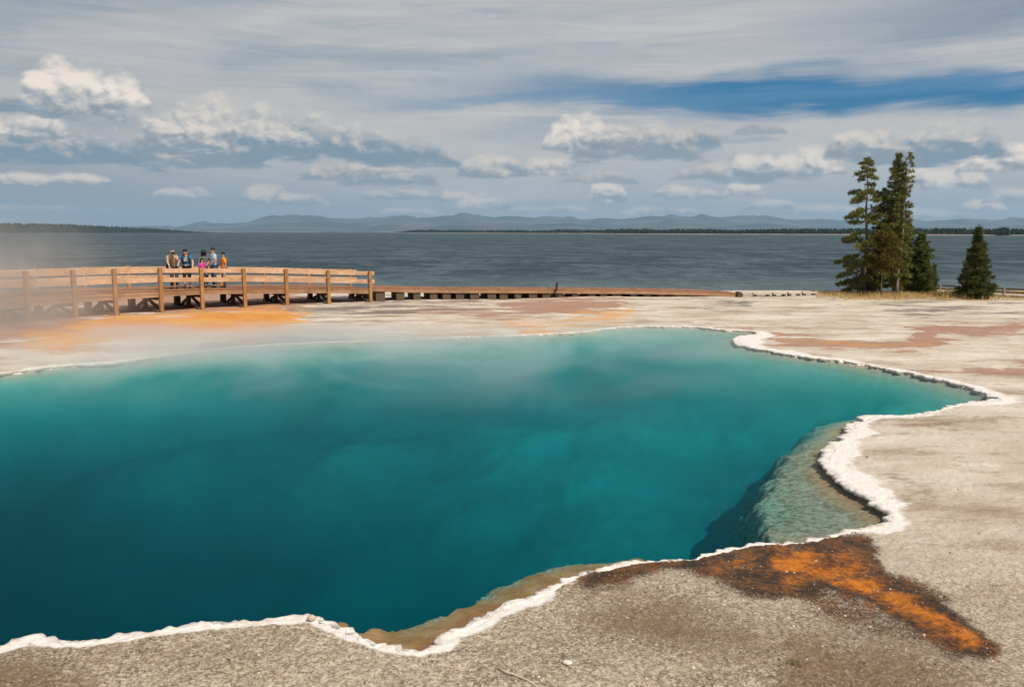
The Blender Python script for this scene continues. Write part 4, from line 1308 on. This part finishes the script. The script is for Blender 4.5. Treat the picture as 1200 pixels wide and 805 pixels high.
def person(loc, yaw, h, label, skin, top, legs, hair=None, cap=None, sleeve=.5, trouser=1.0, pose=None, long_hair=0.0, slim=1.0, shoes=None, bushy=0.0):
    """local frame: the figure faces -y, x to the viewer's right; joints scaled from a 1.75 m body"""
    k = h / 1.75
    J = {'pelvis': V(0, 0, .95), 'waist': V(0, 0, 1.10), 'chest': V(0, -.01, 1.30), 'neck': V(0, .0, 1.46), 'head': V(0, -.02, 1.62)}
    for s, n in ((-1, 'l'), (1, 'r')):
        J['sh' + n] = V(.185 * s, 0, 1.40); J['el' + n] = V(.25 * s, .03, 1.12); J['wr' + n] = V(.25 * s, -.06, .88)
        J['hip' + n] = V(.09 * s, 0, .90); J['kn' + n] = V(.105 * s, -.02, .50); J['an' + n] = V(.11 * s, .03, .085); J['toe' + n] = V(.13 * s, -.15, .04)
    for a_, b_ in (pose or {}).items(): J[a_] = V(*b_)
    J = {a_: b_ * k for a_, b_ in J.items()}
    s = k * slim
    root = empty('person', loc, yaw)
    tag(root, label, 'person')
    hd, nk = J['head'], J['neck']
    upv = (hd - nk).normalized()
    fwd = V(0, -1, 0); fwd = (fwd - upv * fwd.dot(upv)).normalized()
    if pose and 'face' in pose:
        f2_ = V(*pose['face']); fwd = (f2_ - upv * f2_.dot(upv)).normalized()
    sidev = upv.cross(fwd)
    chains = [[(J['pelvis'], (.135 * s, .10 * s)), (J['waist'], (.125 * s, .092 * s)), (J['chest'], (.155 * s, .105 * s)), (nk, .056 * s), (hd - upv * .055 * k, .072 * k), (hd + upv * .02 * k, .088 * k), (hd + upv * .085 * k, .062 * k)]]
    for n in 'lr':
        chains.append([(J['chest'], (.155 * s, .105 * s)), (J['sh' + n], .06 * s), (J['sh' + n].lerp(J['el' + n], .5), .05 * s), (J['el' + n], .041 * s), (J['el' + n].lerp(J['wr' + n], .4), .039 * s), (J['wr' + n], .027 * s)])
        chains.append([(J['pelvis'], (.135 * s, .10 * s)), (J['hip' + n], .088 * s), (J['hip' + n].lerp(J['kn' + n], .5), .074 * s), (J['kn' + n], .055 * s), (J['kn' + n].lerp(J['an' + n], .35), .056 * s), (J['an' + n], .036 * s), (J['toe' + n], .034 * s)])
    extra = []
    for n, sx in (('l', -1), ('r', 1)):               # hands: palm, four fingers and a thumb
        w_ = J['wr' + n]; d = (w_ - J['el' + n]).normalized()
        acr = d.cross(V(0, 0, 1) if abs(d.z) < .8 else V(0, 1, 0)).normalized()
        nrm_ = acr.cross(d).normalized()
        ctr = w_ + d * .055 * k
        extra.append(tmp_skin([[(w_, .026 * k), (ctr, (.036 * k, .020 * k)), (w_ + d * .085 * k, (.034 * k, .016 * k))]]))
        for q, ln in ((-1.5, .058), (-.5, .072), (.5, .078), (1.5, .068)):
            r0 = w_ + d * .07 * k + acr * q * .018 * k
            m1 = r0 + d * ln * .55 * k + nrm_ * -.008 * k; m2 = m1 + d * ln * .4 * k - nrm_ * .028 * k
            extra.append(tmp_skin([[(r0, .0092 * k), (m1, .0086 * k), (m2, .007 * k)]]))
        r0 = w_ + d * .025 * k - acr * sx * .022 * k
        extra.append(tmp_skin([[(r0, .012 * k), (r0 + d * .03 * k - acr * sx * .028 * k, .010 * k), (r0 + d * .058 * k - acr * sx * .034 * k - nrm_ * .01 * k, .008 * k)]]))
    # nose, chin, ears
    fm = MB()
    c0 = hd + fwd * .080 * k
    fm.add([c0 + upv * .022 * k, c0 - sidev * .016 * k - upv * .022 * k, c0 + sidev * .016 * k - upv * .022 * k, c0 + fwd * .024 * k - upv * .018 * k], [(0, 1, 3), (0, 3, 2), (1, 2, 3), (0, 2, 1)])
    fm.blob(hd + fwd * .052 * k - upv * .078 * k, (.034 * k, .03 * k, .026 * k), 1, 0, 8, 6)
    for sx in (-1, 1):
        fm.blob(hd + sidev * sx * .086 * k - upv * .005 * k, (.012 * k, .020 * k, .030 * k), 2, 0, 6, 5)
    face_o = mesh_obj('face', fm.v, fm.f); extra.append(face_o.data); fd = face_o.data; bpy.data.objects.remove(face_o)
    skin_mesh('body', chains, skin, root, 2, extra)
    for sx in (-1, 1):
        mb = MB(); mb.blob(hd + fwd * .083 * k + sidev * sx * .030 * k + upv * .008 * k, (.011 * k, .009 * k, .008 * k), 3, 0, 6, 5); mb.build('eye', eye_m, root, True)
    mb = MB(); mb.blob(hd + fwd * .080 * k - upv * .045 * k, (.024 * k, .010 * k, .006 * k), 3, 0, 8, 5); mb.build('mouth', plain('lips', (.35, .14, .11), .5), root, True)
    # shirt
    g = .018 * k
    ch = [[(J['pelvis'] - V(0, 0, .10 * k), (.145 * s + g, .112 * s + g)), (J['pelvis'] + V(0, 0, .01 * k), (.148 * s + g, .113 * s + g)), (J['waist'], (.133 * s + g, .10 * s + g)), (J['chest'], (.158 * s + g, .108 * s + g)), (nk.lerp(J['chest'], .42), (.10 * s + g, .082 * s + g)), (nk - upv * .012 * k, .060 * s + g * .5)]]
    for n in 'lr':
        e = J['sh' + n].lerp(J['el' + n], min(1, sleeve * 1.6)) if sleeve <= .62 else J['el' + n].lerp(J['wr' + n], (sleeve - .62) / .38)
        c_ = [(J['chest'], (.158 * s + g, .108 * s + g)), (J['sh' + n], .064 * s + g)]
        if sleeve > .62: c_ += [(J['el' + n], .048 * s + g)]
        c_ += [(e, .052 * s + g)]
        ch.append(c_)
    skin_mesh('shirt', ch, top, root)
    ch = []
    for n in 'lr':
        e = J['kn' + n].lerp(J['an' + n], max(0, trouser * 2 - 1) * .96) if trouser >= .5 else J['hip' + n].lerp(J['kn' + n], trouser * 2)
        c_ = [(J['pelvis'], (.138 * s + g * .6, .103 * s + g * .6)), (J['hip' + n], .092 * s + g), (J['hip' + n].lerp(J['kn' + n], .5), .078 * s + g)]
        if trouser >= .5: c_ += [(J['kn' + n], .060 * s + g)]
        if trouser > .55: c_ += [(e, .048 * s + g)]
        ch.append(c_)
    skin_mesh('shorts' if trouser < .7 else 'trousers', ch, legs, root)
    for n in 'lr':
        mb = MB()
        a_, t_2 = J['an' + n], J['toe' + n]
        sd_ = (t_2 - a_); sd_.z = 0; sd_.normalize()
        mb.blob((a_ + t_2) / 2 * 1.0 + V(0, 0, 0) - V(0, 0, ((a_ + t_2) / 2).z - .042 * k), (.052 * k, .135 * k, .044 * k), 4, .03, 10, 7, math.atan2(sd_.y, sd_.x) + math.pi / 2)
        mb.build('shoe', shoes or shoe_m, root, True)
    if hair:
        mb = MB(); bsh = 1 + bushy
        mb.blob(hd + upv * .050 * k - fwd * .022 * k, (.100 * k * bsh, .098 * k * bsh, .086 * k * bsh), 6, .05 + bushy * .12, 14, 9)
        if long_hair:
            for q in range(7):
                tq = q / 6
                mb.blob(hd - fwd * .060 * k - upv * (.02 + long_hair * tq) * k, (.085 * k * (1 - .3 * tq) * bsh, .055 * k, .07 * k), 7 + q, .08, 10, 6)
            for sx in (-1, 1):
                mb.blob(hd + sidev * sx * .085 * k - fwd * .02 * k - upv * .06 * k, (.035 * k * bsh, .05 * k, .11 * k), 9, .08, 8, 7)
        mb.build('hair', hair, root, True)
    if cap:
        mb = MB()
        mb.blob(hd + upv * .058 * k - fwd * .008 * k, (.103 * k, .106 * k, .072 * k), 8, .01, 16, 9)
        cc = hd + upv * .045 * k + fwd * .085 * k
        ring_ = [cc + sidev * .082 * k * math.cos(a_) + fwd * (.085 * k * max(0, math.sin(a_)) - .02 * k) - upv * .012 * k * max(0, math.sin(a_)) for a_ in [math.pi * q / 10 for q in range(11)]]
        mb.add(ring_ + [p - upv * .008 * k for p in ring_], [tuple(range(11)), tuple(reversed(range(11, 22)))] + [(i, i + 11, i + 12, i + 1) for i in range(10)] + [(10, 21, 11, 0)])
        mb.build('cap', cap, root, True)
    return root, J


def deck_at(px, back):
    """a spot on the deck: photo column of the front edge, metres back from it"""
    xs = [p[0] for p in FR]
    i = max(j for j in range(n_ - 1) if xs[j] <= px)
    t = (px - xs[i]) / (xs[i + 1] - xs[i])
    p = F[i].lerp(F[i + 1], t) + PERP[i] * back
    return V(p.x, p.y, ZD[i] + (ZD[i + 1] - ZD[i]) * t + .002), ZR[i] + (ZR[i + 1] - ZR[i]) * t


def spot(px, Y):
    """spot on the deck seen at photo column px, Y metres out"""
    x = dirx(px) * Y
    best = min(((a_ / 40 * (FR[-2][0] - 60) + 60, b_ / 20 * 2.6 + .2) for a_ in range(41) for b_ in range(21)),
               key=lambda q: (deck_at(q[0], q[1])[0].x - x) ** 2 + (deck_at(q[0], q[1])[0].y - Y) ** 2)
    return V(x, Y, deck_at(*best)[0].z)


c_beige = plain('beige_shirt_cloth', (.42, .345, .25)); c_blue = plain('blue_shirt_cloth', (.035, .16, .30)); c_sky = plain('pale_blue_shirt_cloth', (.42, .53, .66))
c_orange = plain('orange_shirt_cloth', (.80, .26, .02)); c_pink = plain('pink_shirt_cloth', (.62, .06, .34)); c_green = plain('grey_green_cloth', (.13, .15, .13))
c_jean = plain('blue_denim', (.06, .11, .20)); c_black = plain('black_cloth', (.018, .018, .02)); c_khaki = plain('khaki_cloth', (.40, .31, .21)); c_greyj = plain('dark_grey_denim', (.05, .065, .085)); c_cap = plain('tan_cap_cloth', (.36, .27, .21))
white_cl = plain('white_print', (.62, .60, .56)); mtl = plain('black_camera_body', (.02, .02, .022), .35)

# man in a cap, stooping to his camera, one hand on the rail
pA = spot(208, 36.75)
rA, JA = person(pA, R(12), 1.72, 'man in tan cap and beige shirt stooping over the rail', skin_l, c_beige, c_greyj, cap=c_cap, hair=hair_br, sleeve=.42,
                pose={'pelvis': (0, .10, .93), 'waist': (-.02, .02, 1.09), 'chest': (-.04, -.14, 1.30), 'neck': (.0, -.25, 1.45), 'head': (.03, -.34, 1.575), 'face': (.12, -.75, -.35),
                      'shl': (-.21, -.12, 1.42), 'ell': (-.18, -.30, 1.16), 'wrl': (-.08, -.52, .985), 'shr': (.17, -.14, 1.42), 'elr': (.24, -.36, 1.26), 'wrr': (.09, -.46, 1.46),
                      'hipl': (-.09, .10, .89), 'hipr': (.09, .10, .89), 'knl': (-.10, .03, .49), 'knr': (.11, .03, .49)})
# man in the blue tee with backpack straps
pB = spot(223.0, 37.3)
rB, JB = person(pB, R(10), 1.72, 'young man in blue T-shirt with backpack straps resting both hands on the rail', skin_l, c_blue, c_black, hair=hair_b, sleeve=.40, trouser=.62,
                pose={'pelvis': (0, .06, .93), 'chest': (0, -.06, 1.29), 'neck': (0, -.10, 1.45), 'head': (0, -.16, 1.59), 'face': (.18, -.8, -.35), 'ell': (-.30, -.10, 1.13), 'wrl': (-.31, -.34, .95), 'elr': (.30, -.10, 1.13), 'wrr': (.31, -.34, .95)})
pC = spot(243.5, 38.7)
rC, JC = person(pC, R(25), 1.63, 'woman with bushy black hair in grey green top behind the child in pink', skin_m, c_green, c_black, hair=hair_b, bushy=.42, long_hair=.12, sleeve=.62,
                pose={'head': (0, -.08, 1.60), 'face': (.3, -.8, -.3), 'elr': (.27, -.06, 1.12), 'wrr': (.16, -.26, 1.02), 'ell': (-.26, -.08, 1.12), 'wrl': (-.10, -.30, 1.05)})
pF = spot(241, 37.75)
rF, JF = person(pF, R(60), 1.30, 'small child in bright pink top with long black hair beside the rail', skin_m, c_pink, c_jean, hair=hair_b, long_hair=.16, sleeve=.4, trouser=.95, slim=1.1)
pD = spot(254.5, 38.4)
rD, JD = person(pD, R(-48), 1.78, 'tall man in pale blue shirt beside the boy in orange', skin_m, c_sky, c_jean, hair=hair_br, sleeve=.45,
                pose={'face': (-.1, -1, -.05), 'ell': (-.27, -.06, 1.14), 'wrl': (-.08, -.27, 1.02), 'elr': (.26, -.06, 1.14), 'wrr': (.07, -.29, 1.00)})
pE = spot(266, 38.4)
rE, JE = person(pE, R(-55), 1.58, 'boy in bright orange T-shirt and khaki shorts at the right of the group', skin_m, c_orange, c_khaki, hair=hair_b, sleeve=.5, trouser=.56, slim=1.02)


def worn(root, name, label, cat):
    t = empty(name, root.location, root.rotation_euler.z); tag(t, label, cat); return t


t = worn(rA, 'camera', 'black camera held to the face of the stooping man in the cap', 'camera')
hp = JA['head'] + V(.045, -.135, -.015)
mb = MB(); mb.bar(hp + V(-.07, 0, 0), hp + V(.07, 0, 0), .06, .09); mb.build('camera_body', mtl, t, bevel=.008)
mb = MB(); mb.tube([hp + V(0, -.03, 0), hp + V(.0, -.075, -.015), hp + V(0, -.12, -.03)], [.036, .036, .040], 14); mb.build('lens', mtl, t, True)
t = worn(rA, 'shoulder_bag', 'small black bag hanging at the hip of the man in the cap', 'bag')
mb = MB(); hp = V(-.235, .06, .95); mb.bar(hp + V(0, 0, -.13), hp + V(0, 0, .12), .13, .24, (0, 1, 0)); mb.build('bag_body', c_black, t, bevel=.025)
mb = MB(); mb.tube([hp + V(.02, -.05, .11), V(-.17, -.05, 1.15), V(-.02, -.20, 1.36), V(.15, -.12, 1.47)], [.012] * 4, 6); mb.build('strap', c_black, t, True)
t = worn(rB, 'backpack', 'black backpack worn by the young man in the blue T-shirt', 'backpack')
mb = MB(); mb.blob(V(0, .13, 1.21), (.16, .10, .24), 5, .04, 14, 10); mb.build('pack', c_black, t, True)
for sx in (-1, 1):
    mb = MB(); mb.tube([V(.12 * sx, .10, 1.39), V(.125 * sx, -.02, 1.475), V(.125 * sx, -.145, 1.38), V(.13 * sx, -.165, 1.26), V(.155 * sx, -.10, 1.12), V(.14 * sx, .05, 1.05)], [.022] * 6, 8); mb.build('strap', c_black, t, True)
# pale print on the blue shirt
mb = MB()
rgp = random.Random(3)
for q in range(16):
    xq, zq = rgp.uniform(-.085, .085), rgp.uniform(1.20, 1.35)
    mb.blob(V(xq, -.178 + .9 * xq * xq + (1.30 - zq) * -.12, zq) * (1.72 / 1.75), (rgp.uniform(.018, .036), .006, rgp.uniform(.012, .022)), q, .1, 8, 5)
pr = mb.build('shirt_print', white_cl, rB, True)

# ------------------------------------------------------------------ loose bits on the near ground
stone_p = mottled('pinkish_stone', (.50, .36, .28), (.62, .50, .42), 20, .85, .5, .01)
stone_w = mottled('white_stone', (.66, .60, .52), (.74, .70, .64), 20, .85, .4, .01)
twig_m = mottled('bleached_twig', (.46, .38, .29), (.58, .50, .40), 30, .85, .3, .005)
x, y = G(365, 728); mb = MB(); mb.blob((0, 0, .035), (.034, .028, .026), 12, .2, 12, 8); o = mb.build('stone', stone_p, smooth=True); o.location = (x, y, .0)
tag(o, 'small pinkish stone sitting on the white crust at the pool edge', 'stone')
x, y = G(665, 779); mb = MB(); mb.blob((0, 0, .01), (.038, .028, .016), 14, .2, 12, 8); o = mb.build('stone', stone_w, smooth=True); o.location = (x, y, .012)
tag(o, 'flat white stone lying on the brown gravel', 'stone')
a = Vector((*G(584, 785), 0)); mb = MB()
mb.tube([a + V(0, 0, .015), V(*G(592, 790), .022), V(*G(603, 793), .02), V(*G(618, 799), .016), V(*G(632, 807), .012)], [.005, .007, .008, .007, .005], 7)
o = mb.build('twig', twig_m, smooth=True); tag(o, 'thin bleached twig lying on the gravel', 'twig')
peb_m, N = new_mat('loose_grit')
rn = N.n('ShaderNodeNewGeometry').outputs['Random Per Island']
pc = N.mixc(N.ss(rn, .0, .55), (.07, .048, .03), (.30, .22, .14))
pc = N.mixc(N.ss(rn, .55, .9), pc, (.66, .57, .46))
finish(peb_m, N, pc, .9)
rg = np.random.default_rng(5)
qx, qy = rg.uniform(-70, 1270, 26000), rg.uniform(480, 850, 26000)
wx, wy = G(qx, qy)
dsd = poly_sdf(wx, wy, POOL)
dens_ = np.where(qy > 640, 1.0, .45) * np.clip(fbm(wx * 1.2, wy * 1.2, 3, 77) * 1.8 - .35, .1, 1)
keep = (dsd > .16) & (rg.uniform(0, 1, len(wx)) < dens_)
mb = MB()
for x, y in zip(wx[keep], wy[keep]):
    r_ = float(rg.uniform(.003, .008) + (rg.uniform() < .06) * rg.uniform(.003, .010)) * (1 + .03 * (y - 6))
    a_ = float(rg.uniform(0, 6.28)); e_ = float(rg.uniform(.6, 1.2)); hz_ = float(rg.uniform(.5, .9)) * r_
    ca, sa = math.cos(a_) * r_, math.sin(a_) * r_
    gz = .0
    mb.add([(x + ca, y + sa, gz), (x - sa * e_, y + ca * e_, gz), (x - ca, y - sa, gz), (x + sa * e_, y - ca * e_, gz),
            (x + ca * .5, y + sa * .5, gz + hz_), (x - sa * e_ * .5, y + ca * e_ * .5, gz + hz_ * .9), (x - ca * .5, y - sa * .5, gz + hz_), (x + sa * e_ * .5, y - ca * e_ * .5, gz + hz_ * .8)],
           [(0, 1, 5, 4), (1, 2, 6, 5), (2, 3, 7, 6), (3, 0, 4, 7), (4, 5, 6, 7)])
grit_o = mb.build('gravel', peb_m)
tag(grit_o, 'loose grit scattered over the near sinter', 'gravel', kind='stuff')
# lay every grain on the ground
gme = grit_o.data
nv_ = len(gme.vertices)
co = np.zeros(nv_ * 3, np.float32); gme.vertices.foreach_get('co', co); co = co.reshape(-1, 8, 3)
cx_, cy_ = co[:, :, 0].mean(1), co[:, :, 1].mean(1)
ri = np.clip(np.searchsorted(rad, np.hypot(cx_, cy_)), 0, len(rad) - 1); ci = np.clip(np.searchsorted(phis, np.arctan2(cx_, cy_)), 0, len(phis) - 1)
co[:, :, 2] += (z[ri, ci] - .002)[:, None]
gme.vertices.foreach_set('co', co.reshape(-1)); gme.update()
tuft_m = mottled('sparse_grass_tuft', (.10, .095, .035), (.20, .17, .07), 20, .9, 0)
for (px, py, lab, n_b, spd) in ((932, 778, 'small olive grass tuft on the gravel below the orange mat', 120, .07), (838, 799, 'flattened dry grass wisps at the bottom of the gravel slope', 70, .16)):
    x, y = G(px, py); mb = MB(); rg = random.Random(px)
    for q in range(n_b):
        bx, by = rg.gauss(0, spd * .6), rg.gauss(0, spd * .35); lx, ly = rg.gauss(0, spd * .7), rg.gauss(0, spd * .7); a_ = rg.uniform(0, 3.1); hh_ = rg.uniform(.01, .045)
        mb.add([(bx - .0022 * math.cos(a_), by - .0022 * math.sin(a_), -.004), (bx + .0022 * math.cos(a_), by + .0022 * math.sin(a_), -.004), (bx + lx, by + ly, hh_)], [(0, 1, 2)])
    o = mb.build('grass_tuft', tuft_m); o.location = (x, y, .0); tag(o, lab, 'grass tuft')

# ------------------------------------------------------------------ steam and air
def box_mesh(name, lo, hi, mat):
    mb = MB()
    (x0, y0, z0), (x1, y1, z1) = lo, hi
    mb.box8([(x0, y0, z0), (x1, y0, z0), (x1, y1, z0), (x0, y1, z0)], [(x0, y0, z1), (x1, y0, z1), (x1, y1, z1), (x0, y1, z1)])
    return mb.build(name, mat)


def steam(name, lo, hi, label, fn, tint):
    m, N = new_mat(name + '_vapour')
    pos = N.n('ShaderNodeTexCoord').outputs['Object']
    vol = N.n('ShaderNodeVolumePrincipled', {'Color': tint, 'Anisotropy': .2, 'Density': fn(N, pos)})
    out = N.n('ShaderNodeOutputMaterial'); N.put(out.inputs['Volume'], vol.outputs[0])
    o = box_mesh(name, lo, hi, m)
    return tag(o, label, 'steam', kind='stuff')


def fn1(N, pos):
    x, y, z_ = N.sep(pos)
    wob = N.noise(pos, .35, 4, .6)
    n1 = N.noise(N.map(pos, (.5, .5, .35)), 1.0, 4, .62, dist=.4)
    left = N.ss(N.add(x, N.mul(N.sub(wob, .5), 5.0)), -13.2, -19.0)
    hgt = N.ss(N.add(z_, N.mul(N.sub(wob, .5), 3.0)), 4.4, .2)
    edge_ = N.mul(N.mul(N.ss(y, 18.1, 23), N.ss(y, 34.4, 31)), N.ss(x, -24.9, -22))
    return N.mul(N.mul(N.mul(left, hgt), edge_), N.mul(N.ss(n1, .28, .75), .80))


steam('steam', (-25, 18, -.06), (-9, 34.5, 4.6), 'thick bank of drifting steam over the left end of the spring and boardwalk', fn1, (.92, .88, .83, 1))


def fn2(N, pos):
    x, y, z_ = N.sep(pos)
    n1 = N.noise(N.map(pos, (.30, .22, .6), (0, 0, R(25))), 1.0, 5, .62, dist=.7)
    far = N.mul(N.m('POWER', N.ss(N.sub(y, N.mul(N.ss(x, 2, -9), 1.5)), 11.5, 26), 1.7), N.ss(y, 29.5, 27.5))
    lf = N.add(N.ss(x, 6, -8), .25)
    hgt = N.ss(z_, .55, .0)
    e = N.mul(N.mul(N.ss(x, 7.9, 5), N.ss(x, -14.9, -13)), N.ss(y, 11.6, 13))
    return N.mul(N.mul(N.mul(far, lf), N.mul(hgt, e)), N.mul(N.ss(n1, .34, .66), 1.25))


steam('steam', (-15, 11.5, -.06), (8, 29.6, .9), 'thin wisps of steam drifting low over the far half of the pool', fn2, (.96, .96, .95, 1))

hm, N = new_mat('haze_air')
vol = N.n('ShaderNodeVolumePrincipled', {'Color': (.48, .73, .98, 1), 'Density': 4.8e-5, 'Anisotropy': .1})
out = N.n('ShaderNodeOutputMaterial'); N.put(out.inputs['Volume'], vol.outputs[0])
hz_o = box_mesh('haze', (-20000, -300, -9), (20000, 19500, 480), hm)
tag(hz_o, 'pale blue air fading the far mountains', 'haze', kind='stuff')

# ------------------------------------------------------------------ render settings
scene.render.engine = 'CYCLES'
cy = scene.cycles
cy.use_denoising = True
cy.max_bounces = 8
cy.transparent_max_bounces = 16
cy.volume_bounces = 1
cy.volume_step_rate = 1.0
cy.volume_max_steps = 128
cy.caustics_reflective = False
cy.caustics_refractive = False
cy.sample_clamp_indirect = 6
vs_ = scene.view_settings
vs_.view_transform = 'Standard'
vs_.look = 'None'
vs_.gamma = 1.0
vs_.exposure = 0.0
vs_.use_curve_mapping = False
